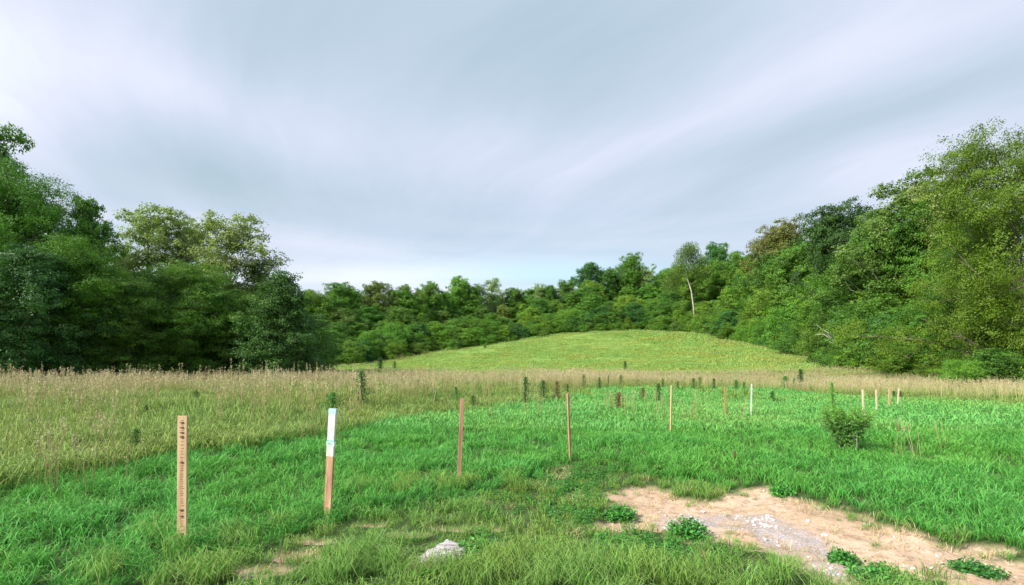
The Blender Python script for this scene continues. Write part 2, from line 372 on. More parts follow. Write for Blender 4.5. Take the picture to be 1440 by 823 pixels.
def axis(fine0, fine1, step, far0, far1, g):
    a = list(np.arange(fine0, fine1, step)); s = step; v = a[-1]
    while v < far1: s *= g; v += s; a.append(v)
    s = step; v = a[0]; b = []
    while v > far0: s *= g; v -= s; b.append(v)
    return np.array(b[::-1] + a)
def build_ground():
    xs = axis(-3.0, 7.5, .045, -900, 900, 1.045); ys = axis(2.7, 7.6, .04, -400, 1500, 1.045)
    X, Y = np.meshgrid(xs, ys); Z = gz(X.ravel(), Y.ravel()).reshape(X.shape); Xr, Yr = X.ravel(), Y.ravel()
    ed = edge_d(Xr, Yr); dm = dirt_mask(Xr, Yr); gm = grav_mask(Xr, Yr)
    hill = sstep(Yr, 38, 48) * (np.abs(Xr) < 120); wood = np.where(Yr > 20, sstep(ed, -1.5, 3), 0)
    nx, ny = len(xs), len(ys); i = np.arange(ny - 1)[:, None] * nx; j = np.arange(nx - 1)[None]
    Q = np.stack([i + j, i + j + 1, i + nx + j + 1, i + nx + j], -1).reshape(-1, 4)
    V = np.stack([Xr, Yr, Z.ravel()], 1); at = dict(dirt=dm, grav=gm * dm, hill=hill, wood=wood)
    big = sdf(DIRT, Xr, Yr) < .25
    fd = (dm[Q].mean(1) > .4) & big[Q].all(1)
    fw = (ed[Q].mean(1) > 0) & (Yr[Q].mean(1) > 20); fw &= ~fd
    fh = (Yr[Q].mean(1) > 44) & ~fw & ~fd
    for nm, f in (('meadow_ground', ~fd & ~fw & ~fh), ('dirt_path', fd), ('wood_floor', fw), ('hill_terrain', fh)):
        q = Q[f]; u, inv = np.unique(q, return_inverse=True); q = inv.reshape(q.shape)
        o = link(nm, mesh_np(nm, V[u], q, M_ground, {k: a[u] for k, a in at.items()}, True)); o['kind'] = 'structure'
build_ground()

# ------------------------------------------------------------------ trees
def make_tree_mesh(kind, seed, H=15.0, W_=9.0, base=.25, n=34000, leaf=.27, clump=.12, nlimb=22, gap=0.0, shape='round', bark=None, jitter=1.0):
    r = np.random.default_rng(seed)
    wood = Acc(); lean = r.normal(size=2) * .03 * H
    k = 9; tt = np.linspace(0, 1, k); top = .93 * H
    path = np.stack([lean[0] * tt ** 2 + np.cumsum(r.normal(size=k)) * .006 * H, lean[1] * tt ** 2 + np.cumsum(r.normal(size=k)) * .006 * H, top * tt - .3 * (tt == 0)], 1)
    r0 = .017 * H * (1 if shape != 'bush' else .4)
    wood.add(*tube(path, r0 * (1 - tt * .93), 9))
    def prof(h):    # crown half-width at relative height
        s = (h - base) / (1 - base); s = np.clip(s, 0, 1)
        if shape == 'round': return np.sqrt(np.clip(1 - (1.75 * s - .75) ** 2 * np.where(s < .43, .9, 1), 0, 1)) * (1 if True else 0)
        if shape == 'tall': return (np.sin(np.pi * np.clip(s, 0, 1) ** .75) ** .6) * .95 + .05
        if shape == 'cone': return np.clip(1.05 * (1 - s) ** .75, 0, 1) * np.clip(s * 6 + .55, 0, 1)
        if shape == 'vase': return np.clip(.35 + .75 * s, 0, 1) * np.sqrt(np.clip(1 - s ** 4, 0, 1))
        if shape == 'bush': return np.sqrt(np.clip(1 - s ** 2.4, 0, 1))
        return 1
    cc = []; cr = []
    for i in range(nlimb):
        h = base + (1 - base) * ((i + r.random()) / nlimb) ** .85 * .97; az = i * 2.399 + r.normal() * .35
        Wd = W_ / 2 * prof(h) * (1 + r.normal() * .20 * jitter); hz = h * H
        up = (.25 + .5 * r.random()) * Wd if shape != 'cone' else .08 * Wd
        start_h = max(base * .55 * H, hz - up - .08 * H); st = np.array([np.interp(start_h, path[:, 2], path[:, 0]), np.interp(start_h, path[:, 2], path[:, 1]), start_h])
        tip = np.array([path[-1, 0] * h + math.cos(az) * Wd * .82, path[-1, 1] * h + math.sin(az) * Wd * .82, min(hz, H * .96)])
        m = 6; t2 = np.linspace(0, 1, m)[:, None]; mid = st * (1 - t2) + tip * t2
        mid[:, 2] += np.sin(t2[:, 0] * np.pi) * .06 * Wd; mid[1:-1] += r.normal(size=(m - 2, 3)) * .025 * Wd
        wood.add(*tube(mid, r0 * .42 * (1 - h * .6) * (1 - t2[:, 0] * .85), 5))
        sub = max(2, int(2 + Wd / H * 12))
        for s_ in range(sub):
            f = .45 + .6 * (s_ + r.random()) / sub
            p = st * (1 - f) + tip * f + r.normal(size=3) * np.array([.22, .22, .15]) * (.25 + Wd * .55)
            p[2] = min(p[2], H * .97)
            if r.random() < .5:
                bpt = mid[3]; wood.add(*tube(np.stack([bpt, (bpt + p) / 2 + r.normal(size=3) * .04 * Wd, p]), [r0 * .14, r0 * .09, r0 * .03], 4))
            cc.append(p); cr.append(clump * H * (.45 + .62 * r.random()) * (1 - .35 * gap))
    for i in range(5): cc.append(np.array([path[-1, 0], path[-1, 1], H * (.9 - .05 * i)]) + r.normal(size=3) * .02 * H); cr.append(clump * H * .6)
    cc = np.array(cc); cr = np.array(cr)
    if shape in ('bush', 'cone') or base < .12: cc[:, 2] = np.maximum(cc[:, 2], cr * .55)
    wgt = cr ** 2; wgt /= wgt.sum(); idx = r.choice(len(cc), n, p=wgt)
    d = unit(n, r); d[:, 2] = np.where((d[:, 2] < -.2) & (r.random(n) < .6), -d[:, 2], d[:, 2])
    rad = (r.random(n) ** (.45 if not gap else .6)); squash = np.array([1.05, 1.05, .72])
    # each clump is broken into leafy sprays, thrown outwards, so that gaps and ragged edges stay between them
    NTW = 13; td = unit(len(cc) * NTW, r); td[:, 2] = np.where((td[:, 2] < -.3) & (r.random(len(td)) < .6), -td[:, 2], td[:, 2])
    tr_ = (.50 + .55 * r.random(len(td)))[:, None] * np.repeat(cr, NTW)[:, None]; tc = np.repeat(cc, NTW, 0) + td * tr_ * squash
    tsz = (.10 + .11 * r.random(len(td)))
    pick = idx * NTW + np.minimum((r.random(n) ** 1.15 * NTW).astype(int), NTW - 1)
    d = td[pick] * .75 + unit(n, r) * .5; d /= np.linalg.norm(d, axis=1)[:, None]
    along = np.cross(td, unit(len(td), r)); along /= np.linalg.norm(along, axis=1)[:, None]
    c = tc[pick] + (r.normal(size=(n, 3)) * tsz[pick][:, None] * np.array([1, 1, .55]) + along[pick] * (r.normal(size=n) * tsz[pick] * .7)[:, None]) * cr[idx][:, None]
    c[:, 2] = np.clip(c[:, 2], .05, H)
    nr = d * 1.1 + unit(n, r) * .75 + np.array([0, 0, .5]); nr /= np.linalg.norm(nr, axis=1)[:, None]
    sz = leaf * (.6 + .7 * r.random(n))
    V, Q = leaf_quads(c, nr, sz, r, .62)
    ctint = r.random(len(cc)) * .30; ttint = r.random(len(td)) * .50; tint = np.clip(ctint[idx] + ttint[pick] + r.random(n) * .2, 0, 1)
    crown = mesh_np('crown', V, Q, M_leaf, {'tint': np.repeat(tint, 4)})
    trunk = wood.mesh('trunk', bark or M_bark, True)
    return crown, trunk, H, W_
P_ = {}
P_['oak1'] = make_tree_mesh('oak', 1, 15, 11, .08, 90000, .21, .140, 34)
P_['oak2'] = make_tree_mesh('oak', 2, 15, 10, .06, 88000, .21, .135, 34)
P_['oak3'] = make_tree_mesh('oak', 3, 15, 12, .06, 95000, .21, .120, 40, jitter=1.6)
P_['tall1'] = make_tree_mesh('tall', 4, 16, 7.5, .10, 70000, .21, .110, 34, shape='tall')
P_['tall2'] = make_tree_mesh('tall', 5, 16, 6.5, .18, 40000, .24, .10, 28, shape='tall', jitter=1.4)
P_['airy1'] = make_tree_mesh('airy', 6, 17, 9, .20, 42000, .20, .100, 34, gap=.5, shape='tall', jitter=1.7, bark=M_bark_pale)
P_['airy2'] = make_tree_mesh('airy', 7, 17, 8, .30, 32000, .20, .095, 30, gap=.5, shape='vase', jitter=1.5, bark=M_bark_pale)
P_['cone'] = make_tree_mesh('cone', 8, 12, 8, .02, 62000, .18, .115, 60, shape='cone')
P_['bush1'] = make_tree_mesh('bush', 9, 6, 7, .0, 56000, .12, .20, 34, shape='bush')
P_['bush2'] = make_tree_mesh('bush', 10, 6, 6, .0, 36000, .15, .18, 32, shape='bush', jitter=1.5)
P_['bush3'] = make_tree_mesh('bush', 12, 7, 5.5, .0, 36000, .15, .16, 32, shape='bush', jitter=1.3)
P_['big'] = make_tree_mesh('big', 13, 18, 15, .03, 270000, .125, .105, 66, jitter=1.5)
P_['round1'] = make_tree_mesh('round', 15, 16, 10, .42, 90000, .19, .105, 34, jitter=1.3)
P_['round2'] = make_tree_mesh('round', 16, 16, 9, .38, 84000, .19, .100, 32, jitter=1.5)
P_['round3'] = make_tree_mesh('round', 17, 16, 11, .45, 84000, .19, .095, 36, jitter=1.8)
P_['dark1'] = make_tree_mesh('dark1', 14, 16, 10, .03, 170000, .125, .115, 50, jitter=1.5)

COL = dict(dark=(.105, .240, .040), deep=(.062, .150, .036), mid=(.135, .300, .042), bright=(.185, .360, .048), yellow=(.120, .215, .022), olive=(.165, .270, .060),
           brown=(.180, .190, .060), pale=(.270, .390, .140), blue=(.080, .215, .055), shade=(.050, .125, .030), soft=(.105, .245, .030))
def tree(kind, px, top, width, d, colr, label, group=None, cat='tree', name='broadleaf_tree', base_y=None, seed=None, r=random.Random(3)):
    x = (px - 720) / F * d; z = gz1(x, d); crown, trunk, H, Wd = P_[kind]
    h = CAMH + (HOR - top) / F * d - z; h = max(h, 1.5)
    sxy = max(.3, width / F * d / Wd); sz = h / H; sxy = min(max(sxy, sz * .62), sz * 1.3)
    o = empty(name, (x, d, z - .1), r.random() * 6.28); o.scale = (sxy, sxy * r.uniform(.9, 1.1), sz * 1.02)
    tag(o, label, cat, group); c = COL[colr] if isinstance(colr, str) else colr; j = r.uniform(.85, 1.15)
    a = link('crown', crown, o); a.color = (c[0] * j * r.uniform(.88, 1.15), c[1] * j, c[2] * j * r.uniform(.9, 1.1), 1)
    link('trunk', trunk, o); return o

GL = 'dark trees along the left edge of the meadow'  # darker-leaved trees; the shade on this wood is partly put into the leaf colours
left = [('airy1', -5, 160, 110, 37, 'mid', 'loose-leaved tree rising highest at the far left edge'),
 ('dark1', 15, 235, 190, 35, 'dark', 'large dark green tree filling the far left edge'),
 ('tall1', 125, 280, 62, 40, 'dark', 'narrow dark tree with pointed top beside the large leftmost tree'),
 ('dark1', 95, 335, 150, 34, 'soft', 'mid green rounded tree in front of the narrow pointed dark tree'),
 ('airy1', 212, 294, 125, 47, 'pale', 'pale see-through tree at the left of the light-leaved trio'),
 ('airy2', 265, 304, 100, 48, 'pale', 'pale light-leaved tree in the middle of the trio on the left'),
 ('airy1', 322, 306, 125, 47, 'pale', 'pale light-leaved tree at the right of the trio on the left'),
 ('airy1', 352, 362, 75, 47, 'olive', 'thin olive tree leaning out between pale trio and dark cone-shaped tree'),
 ('airy2', 172, 352, 60, 46, 'pale', 'thin low pale tree between the pointed dark tree and light-leaved trio'),
 ('dark1', 262, 368, 150, 39, 'soft', 'broad soft green tree standing in front of the light-leaved trio'),
 ('dark1', 175, 385, 130, 36, 'dark', 'broad dark green tree left of the soft green tree before the trio'),
 ('oak2', 330, 410, 100, 41, 'dark', 'lower dark tree between the soft green tree and the cone-shaped tree'),
 ('cone', 394, 380, 120, 37.5, 'deep', 'very dark dense cone-shaped tree at the right end of the left wood'),
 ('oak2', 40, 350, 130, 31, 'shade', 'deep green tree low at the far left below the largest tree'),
 ('bush1', 432, 452, 80, 52, 'dark', 'dark green bush at the foot of the cone-shaped tree'),
 ('oak1', -90, 200, 220, 36, 'dark', 'dark tree cut by the left edge of the picture')]
for a in left: tree(a[0], a[1], a[2], a[3], a[4], a[5], a[6], GL)
rr = random.Random(8)
for i in range(13):
    px = -60 + i * 38 + rr.uniform(-12, 12)
    tree(['bush1', 'bush2', 'bush3'][i % 3], px, rr.uniform(430, 466), rr.uniform(90, 130), 32 + i * 1.1 + rr.uniform(-1, 1), rr.choice(['dark', 'deep', 'blue', 'dark']),
         'low dark shrub behind the tan grass under the left wood', 'low dark shrubs under the left wood', 'shrub', 'shrub', r=rr)
for i in range(12):
    px = -200 + i * 52 + rr.uniform(-15, 15)
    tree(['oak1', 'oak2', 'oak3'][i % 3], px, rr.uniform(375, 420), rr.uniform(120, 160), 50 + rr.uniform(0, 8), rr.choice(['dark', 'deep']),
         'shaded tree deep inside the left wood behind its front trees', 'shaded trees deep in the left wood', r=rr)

HR = 'trees standing along the skyline of the wood'
sky_ = [('oak2', 440, 412, 50, 112, 'mid', 'rounded tree just right of the cone-shaped dark tree'),
 ('oak1', 482, 402, 46, 128, 'mid', 'rounded green treetop, second right of the cone-shaped tree'),
 ('oak2', 530, 399, 36, 132, 'olive', 'flat-topped yellowish tree on the low skyline left of centre'),
 ('oak3', 566, 403, 46, 134, 'olive', 'wide olive crown right of the flat-topped yellowish tree'),
 ('tall1', 607, 399, 24, 135, 'mid', 'small round-headed tree standing up left of the lone taller round tree'),
 ('oak2', 622, 412, 30, 134, 'dark', 'dark low crown tucked between two round-headed trees'),
 ('tall1', 645, 392, 22, 130, 'bright', 'bright round-headed tree tallest on the low skyline left of centre'),
 ('oak1', 664, 404, 36, 133, 'dark', 'dark crown just right of the bright round-headed tree'),
 ('airy1', 692, 394, 32, 133, 'pale', 'pale greyish thin-leaved tree on the low skyline near centre'),
 ('oak2', 724, 408, 40, 140, 'mid', 'green crown right of the pale greyish skyline tree'),
 ('airy2', 757, 401, 20, 142, 'pale', 'small pale twiggy treetop where the skyline starts to climb'),
 ('oak2', 772, 404, 28, 140, 'dark', 'small dark crown at the start of the climbing skyline'),
 ('oak1', 796, 397, 34, 138, 'dark', 'dark crown left of the large dark rounded tree on the slope'),
 ('oak2', 829, 373, 36, 136, 'blue', 'large dark rounded tree left of the lone slender treetop'),
 ('oak3', 856, 380, 44, 132, 'dark', 'broad dark crown under the lone slender treetop'),
 ('tall2', 885, 363, 21, 130, 'mid', 'lone slender treetop standing clear against the sky'),
 ('airy2', 910, 377, 26, 128, 'pale', 'thin pale-leaved treetop right of the lone slender tree'),
 ('oak2', 938, 382, 46, 124, 'mid', 'green crown left of the tree with the white trunk'),
 ('oak1', 1008, 346, 36, 112, 'blue', 'dark round crown right of the tree with the white trunk'),
 ('oak3', 1040, 358, 54, 108, 'mid', 'wide mid green crown left of the brownish tree'),
 ('oak1', 1092, 320, 66, 96, 'brown', 'brownish rounded tree on the slope left of the dark green giant'),
 ('oak2', 1130, 345, 40, 96, 'mid', 'green crown between the brownish tree and dark green giant'),
 ('oak1', 1186, 293, 96, 78, 'shade', 'dark green giant round-crowned tree with pale branches showing'),
 ('airy1', 1272, 252, 120, 70, 'olive', 'tall olive open-crowned tree right of the dark green giant'),
 ('oak2', 1240, 300, 70, 72, 'olive', 'olive crown close against the right side of the dark giant'),
 ('airy2', 1325, 256, 34, 68, 'pale', 'small grey-green wispy treetop left of the near right-hand tree'),
 ('oak3', 1318, 300, 110, 62, 'mid', 'broad green crown between olive open tree and the near right-hand tree')]
RND = {'oak1': 'round1', 'oak2': 'round2', 'oak3': 'round3', 'tall1': 'round2', 'tall2': 'round1'}
for a in sky_:
    ed_ = float(np.interp(a[1], [e[0] for e in EDGE], [e[2] for e in EDGE]))
    tree(RND.get(a[0], a[0]), a[1], a[2] - 2, a[3] * 1.15, ed_ * 1.23, a[5], a[6], HR)
tree('big', 1450, 172, 250, 34, 'yellow', 'huge yellow-green leafy tree cut by the right edge of the picture', None)
tree('oak3', 1600, 150, 300, 36, 'mid', 'mid green tree mostly beyond the right edge of the picture')
tree('big', 1375, 300, 120, 40, 'dark', 'mid green tree leaning out in front of the huge yellow-green tree', None)
tree('bush1', 1352, 505, 60, 31, 'bright', 'low bright green bush under the left side of the huge right-hand tree', None, 'shrub', 'shrub')
tree('bush2', 1395, 490, 90, 31, 'dark', 'low dark shaded bush under the huge right-hand tree', None, 'shrub', 'shrub')
tree('bush2', 1460, 500, 90, 30, 'mid', 'low green bush at the right edge under the huge tree', None, 'shrub', 'shrub')
tree('oak2', 1430, 420, 150, 38, 'deep', 'shaded dark tree hidden low behind the huge right-hand tree')

# rows of trees stepping up from the field edge to the skyline
ex = [e[0] for e in EDGE]; ey = [e[1] for e in EDGE]; edd = [e[2] for e in EDGE]
SKY = ([400, 440, 482, 530, 600, 660, 720, 780, 830, 880, 930, 970, 1010, 1060, 1100, 1150, 1190, 1250, 1300, 1360, 1440], [420, 415, 408, 406, 410, 408, 412, 404, 388, 390, 385, 365, 358, 358, 345, 345, 330, 320, 320, 330, 300])
rr = random.Random(21)
def row(px0, px1, frac, dd, kinds, colors, wpx, label, group, cat='tree', name='broadleaf_tree', spread=.66):
    px = px0
    while px < px1:
        ed_ = np.interp(px, ex, edd); d = ed_ + dd * ed_ / 110 + rr.uniform(0, 3)
        bot = np.interp(px, ex, ey); top = np.interp(px, *SKY); wp = wpx * 110 / ed_
        t_ = bot + (top - bot) * frac * rr.uniform(.78, 1.16)
        cc = rr.choice(colors); cw = dict(mid='mid green ', dark='dark green ', bright='bright green ', olive='olive ', blue='bluish green ')[cc]
        tree(rr.choice(kinds), px + rr.uniform(-.15, .15) * wp, t_, wp * rr.uniform(.8, 1.8), d, cc, cw + label(px), group(px) if callable(group) else group, cat, name, r=rr)
        px += wp * spread * rr.uniform(.8, 1.2)
def zone(px):
    return ('left of centre, above the field dip' if px < 700 else 'behind the crest of the bright green field' if px < 930 else 'above the right slope of the field' if px < 1150 else 'on the right, below the dark green giant tree')
NM = [(.95, 32, ['oak1', 'oak2', 'oak3', 'tall1'], ['mid', 'dark', 'mid', 'mid'], 46, 'highest', 'tree'), (.84, 22, ['round1', 'round2', 'round3', 'tall1'], ['mid', 'dark', 'mid', 'bright'], 44, 'upper', 'tree'),
      (.71, 15, ['oak1', 'oak2', 'tall1', 'tall2'], ['mid', 'dark', 'bright', 'mid', 'olive'], 40, 'middle', 'tree'), (.58, 9, ['oak2', 'bush3', 'oak3', 'tall1'], ['mid', 'bright', 'mid', 'dark'], 36, 'lower', 'tree'),
      (.44, 5, ['bush1', 'bush3', 'bush2', 'oak3'], ['mid', 'bright', 'mid', 'blue', 'dark'], 32, 'lowest', 'tree')]
for fr, dd_, kk, cc_, wp_, nm_, ty in NM:
    row(415, 1372, fr, dd_, kk, cc_, wp_, lambda p: 'tree in the ' + nm_ + ' tier ' + zone(p), lambda p: nm_ + ' tier trees ' + zone(p))
row(470, 1345, .31, 2, ['bush1', 'bush2', 'bush3'], ['bright', 'mid', 'mid', 'bright', 'blue'], 26, lambda p: 'taller edge shrub ' + zone(p), lambda p: 'edge shrubs ' + zone(p), 'shrub', 'shrub', .7)
row(560, 1345, .17, .3, ['bush1', 'bush2'], ['bright', 'mid', 'olive'], 20, lambda p: 'tiny edge shrub ' + zone(p), lambda p: 'small low shrubs ' + zone(p), 'shrub', 'shrub', .7)

# the tree with the bare white trunk
def white_trunk_tree():
    d = 116.5; X = lambda px: (px - 720) / F * d; Zp = lambda py: CAMH + (HOR - py) / F * d
    x0 = X(976); z0 = gz1(x0, d); o = tag(empty('birch_tree', (x0, d, z0 - .1)), 'tree with a bare curving white trunk rising from the shrubs above the field', 'tree')
    pts = [(977, HOR - (z0 - .3 - CAMH) * F / d), (977, 455), (975, 430), (972, 408), (967, 393), (962, 384), (960, 368), (966, 352)]
    P = [(X(a) - x0, 0, Zp(b) - z0) for a, b in pts]
    A = Acc(); A.add(*tube(P, [.17, .16, .155, .15, .14, .12, .09, .05], 10)); 
    for k_, (a, b) in enumerate([((960, 384), (950, 372)), ((961, 378), (974, 362)), ((960, 368), (955, 350))]):
        A.add(*tube([(X(a[0]) - x0, 0, Zp(a[1]) - z0), (X(b[0]) - x0, .4 * k_ - .4, Zp(b[1]) - z0)], [.09, .03], 6))
    link('trunk', A.mesh('trunk', M_bark_pale, True), o)
    r = np.random.default_rng(4); cc = np.array([(X(px) - x0, yy, Zp(py) - z0) for px, py, yy in [(966, 352, 0), (976, 356, .5), (958, 360, -.4), (970, 366, .8), (955, 374, 0), (982, 368, 0), (963, 380, -.8), (948, 386, .2), (978, 380, .4), (972, 349, .3), (952, 396, 1.2), (940, 400, 1), (988, 384, 1.2)]])
    n = 15000; idx = r.integers(0, len(cc), n); dd = unit(n, r); c = cc[idx] + dd * (r.random(n) ** .5 * 2.0)[:, None]
    V, Q = leaf_quads(c, unit(n, r), .26 * (.6 + .6 * r.random(n)), r, .6)
    me = mesh_np('crown', V, Q, M_leaf, {'tint': np.repeat(np.clip((idx % 5) * .1 + r.random(n) * .5, 0, 1), 4)}); a = link('crown', me, o); a.color = (.15, .25, .055, 1)
white_trunk_tree()
def bare_branches(px, d, pts, label, rad, name='bare_limb', cat='branch'):
    X = lambda p: (p - 720) / F * d; Zp = lambda p: CAMH + (HOR - p) / F * d
    A = Acc()
    for seg in pts:
        P = [(X(a), d + .25 * i, Zp(b)) for i, (a, b) in enumerate(seg)]; n = len(P)
        A.add(*tube(P, np.linspace(rad, rad * .35, n), 6))
    o = link(name, A.mesh(name, M_bark_pale, True)); tag(o, label, cat)
bare_branches(1190, 63, [[(1197, 372), (1193, 356), (1188, 342), (1183, 328)], [(1193, 356), (1182, 352), (1174, 354)], [(1207, 372), (1206, 355)], [(1211, 371), (1211, 356)]], 'pale bare branches showing in the face of the dark green giant tree', .16)
bare_branches(1160, 57, [[(1183, 492), (1170, 474), (1152, 456)], [(1176, 482), (1160, 470), (1150, 470)], [(1168, 470), (1156, 462)], [(1180, 488), (1164, 478)]], 'fallen brown dead branches lying on shrubs at the right wood edge', .09, 'fallen_branch')

# ------------------------------------------------------------------ grass stuff
def blades(A, n, h, w, rad, lean, r, part=None, droop=.5, h0=.6):
    a = r.random(n) * 6.283; rr_ = rad * np.sqrt(r.random(n)); bx, by = np.cos(a) * rr_, np.sin(a) * rr_
    hh = h * (h0 + (1.15 - h0) * r.random(n)); la = r.random(n) * 6.283; ll = hh * lean * (.3 + r.random(n))
    dx, dy = np.cos(la) * ll, np.sin(la) * ll; fa = r.random(n) * 3.14; wx, wy = np.cos(fa) * w / 2, np.sin(fa) * w / 2
    pts = []
    for f, wf, hf in ((0, .8, 0), (.4, 1, .5), (.8, .75, .86), (1.3, .08, 1 - droop * .25)):
        cx = bx + dx * f ** 1.5; cy = by + dy * f ** 1.5; cz = hh * hf - (.02 if f == 0 else 0)
        pts += [np.stack([cx - wx * wf, cy - wy * wf, cz], 1), np.stack([cx + wx * wf, cy + wy * wf, cz], 1)]
    V = np.stack(pts, 1).reshape(-1, 3); b = np.arange(n)[:, None] * 8
    Q = np.concatenate([b + np.array([[0, 1, 3, 2]]), b + np.array([[2, 3, 5, 4]]), b + np.array([[4, 5, 7, 6]])])
    A.add(V, Q, h=np.tile(np.repeat([0, .4, .75, 1.0], 2), n), tint=np.repeat(r.random(n), 8))
def stalks(A, n, h, w, rad, r, head=.3, hw=.02, lean=.12):
    for i in range(n):
        a = r.random() * 6.28; q = rad * math.sqrt(r.random()); x, y = math.cos(a) * q, math.sin(a) * q; H = h * r.uniform(.7, 1.1)
        la = r.random() * 6.28; l = lean * H * r.random(); tx, ty = x + math.cos(la) * l, y + math.sin(la) * l; ti = r.random()
        P = np.array([[x, y, -.02], [(x * .6 + tx * .4), (y * .6 + ty * .4), H * .5], [tx, ty, H]])
        for f in (0, 1):
            o = np.array([w / 2, 0, 0]) if f else np.array([0, w / 2, 0])
            V = np.array([P[0] - o, P[0] + o, P[1] + o, P[1] - o, P[2] + o * .6, P[2] - o * .6]); A.add(V, np.array([[0, 1, 2, 3], [3, 2, 4, 5]]), h=[0, 0, .4, .4, .7, .7], tint=ti)
        m = 10; t_ = r.random(m); c = P[2] + np.stack([r.normal(size=m) * hw, r.normal(size=m) * hw, (t_ - .7) * head * H], 1)
        d = np.stack([r.normal(size=m) * .5, r.normal(size=m) * .5, np.ones(m)], 1); d /= np.linalg.norm(d, axis=1)[:, None]
        s = np.cross(d, unit(m, r)); s /= np.linalg.norm(s, axis=1)[:, None]; L = head * H * .22
        V = np.stack([c - d * L * .5, c + s * hw * .45, c + d * L * .5, c - s * hw * .45], 1).reshape(-1, 3)
        A.add(V, np.arange(4 * m).reshape(-1, 4), h=np.repeat(.8 + .2 * t_, 4), tint=ti)
def proto(name, me): return bpy.data.objects.new(name, me)
def scatter(name, label, protos, x, y, scl, seed=0, zs=None, cat=None, tilt=.12, zoff=0.0):
    col_ = bpy.data.collections.new(name + '_kinds')
    for p in protos: col_.objects.link(p)
    n = len(x); r = np.random.default_rng(seed); z = gz(x, y) + zoff
    me = bpy.data.meshes.new(name); me.vertices.add(n); me.vertices.foreach_set('co', np.stack([x, y, z], 1).astype(np.float32).ravel())
    def at(nm, typ, a, key='value'):
        t_ = me.attributes.new(nm, typ, 'POINT'); t_.data.foreach_set(key, a)
    rot = np.stack([r.normal(size=n) * tilt, r.normal(size=n) * tilt, r.random(n) * 6.283], 1)
    s3 = np.stack([scl, scl, scl if zs is None else zs], 1)
    at('rot', 'FLOAT_VECTOR', rot.astype(np.float32).ravel(), 'vector'); at('scl3', 'FLOAT_VECTOR', s3.astype(np.float32).ravel(), 'vector')
    at('idx', 'INT', r.integers(0, len(protos), n).astype(np.int32))
    o = link(name, me); o['kind'] = 'stuff'; tag(o, label, cat)
    g = bpy.data.node_groups.new(name, 'GeometryNodeTree')
    g.interface.new_socket('Geometry', in_out='INPUT', socket_type='NodeSocketGeometry'); g.interface.new_socket('Geometry', in_out='OUTPUT', socket_type='NodeSocketGeometry')
    N = g.nodes; gi = N.new('NodeGroupInput'); go = N.new('NodeGroupOutput'); ci = N.new('GeometryNodeCollectionInfo'); ci.inputs[0].default_value = col_
    ci.inputs['Separate Children'].default_value = True; ci.inputs['Reset Children'].default_value = True
    ip = N.new('GeometryNodeInstanceOnPoints'); ip.inputs['Pick Instance'].default_value = True
    def na(nm, dt):
        q = N.new('GeometryNodeInputNamedAttribute'); q.data_type = dt; q.inputs[0].default_value = nm; return [s for s in q.outputs if s.enabled][0]
    L = g.links; L.new(gi.outputs[0], ip.inputs['Points']); L.new(ci.outputs[0], ip.inputs['Instance']); L.new(na('idx', 'INT'), ip.inputs['Instance Index'])
    e2r = N.new('FunctionNodeEulerToRotation'); L.new(na('rot', 'FLOAT_VECTOR'), e2r.inputs[0]); L.new(e2r.outputs[0], ip.inputs['Rotation'])
    L.new(na('scl3', 'FLOAT_VECTOR'), ip.inputs['Scale']); L.new(ip.outputs[0], go.inputs[0])
    md = o.modifiers.new('scatter', 'NODES'); md.node_group = g; return o
def sample(bins, seed, wide=1.13, pad=2.0):
    """bins: (y0, y1, per m2)"""
    r = np.random.default_rng(seed); X = []; Y = []
    for y0, y1, den in bins:
        hw = wide * y1 + pad; n = int(2 * hw * (y1 - y0) * den); X.append(r.uniform(-hw, hw, n)); Y.append(r.uniform(y0, y1, n))
    x = np.concatenate(X); y = np.concatenate(Y); k = np.abs(x) < wide * y + pad; return x[k], y[k], r
def keep(x, y, p, r): k = r.random(len(x)) < p; return x[k], y[k]
r = np.random.default_rng(77)
def cover_w(x, y):
    w_ = 0
    for (px, py), a, b in (((760, 690), 1.2, .8), ((900, 765), .6, .3), ((800, 730), .8, .4), ((680, 765), .22, .14), ((860, 670), 1.3, .6), ((950, 780), .5, .25), ((760, 780), .4, .15)):
        cx, cy = g2(px, py); w_ = np.maximum(w_, sstep(1 - np.hypot((x - cx) / a, (y - cy) / b), -.1, .6))
    return w_ * sstep(fbm(x, y, .5, 82), .30, .46)
# lush grass, near tufts and broader far tufts
def tuft(name, mat, n, h, w, rad, lean, k=4, **kw):
    out = []
    for i in range(k):
        A = Acc(); blades(A, n, h, w, rad, lean, r, **kw); out.append(proto(name, A.mesh(name, mat)))
    return out
Pl = tuft('lush_tuft', M_lush, 32, .165, .0065, .10, .60, 6); Plf = tuft('lush_far_tuft', M_lush2, 60, .20, .016, .30, .45)
x, y, q = sample([(2.6, 5, 75), (5, 8, 55), (8, 12, 34)], 1)
li = lush_in(x, y); p = sstep(li, -.15, .35) * (1 - dirt_mask(x, y)) * (1 - sstep(tall_mask(x, y), .2, 1.2) * .75) * (.55 + .45 * sstep(fbm(x, y, .6, 70), .35, .55)); x, y = keep(x, y, p, q)
s = (.65 + .75 * fbm(x, y, 1.2, 71)) * (.8 + .4 * q.random(len(x))); s *= .55 + .45 * sstep(lush_in(x, y), 0, .9)
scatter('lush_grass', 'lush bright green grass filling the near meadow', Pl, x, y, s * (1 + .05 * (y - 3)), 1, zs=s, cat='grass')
x, y, q = sample([(11, 18, 16), (18, 28, 9), (28, 46, 5)], 2)
p = (1 - dirt_mask(x, y)) * (1 - sstep(tall_mask(x, y), .5, 2.5) * .8); x, y = keep(x, y, p, q)
s = (.65 + .7 * fbm(x, y, 2.5, 73)) * (.8 + .4 * q.random(len(x))); sw = s * (1 + .03 * (y - 11))
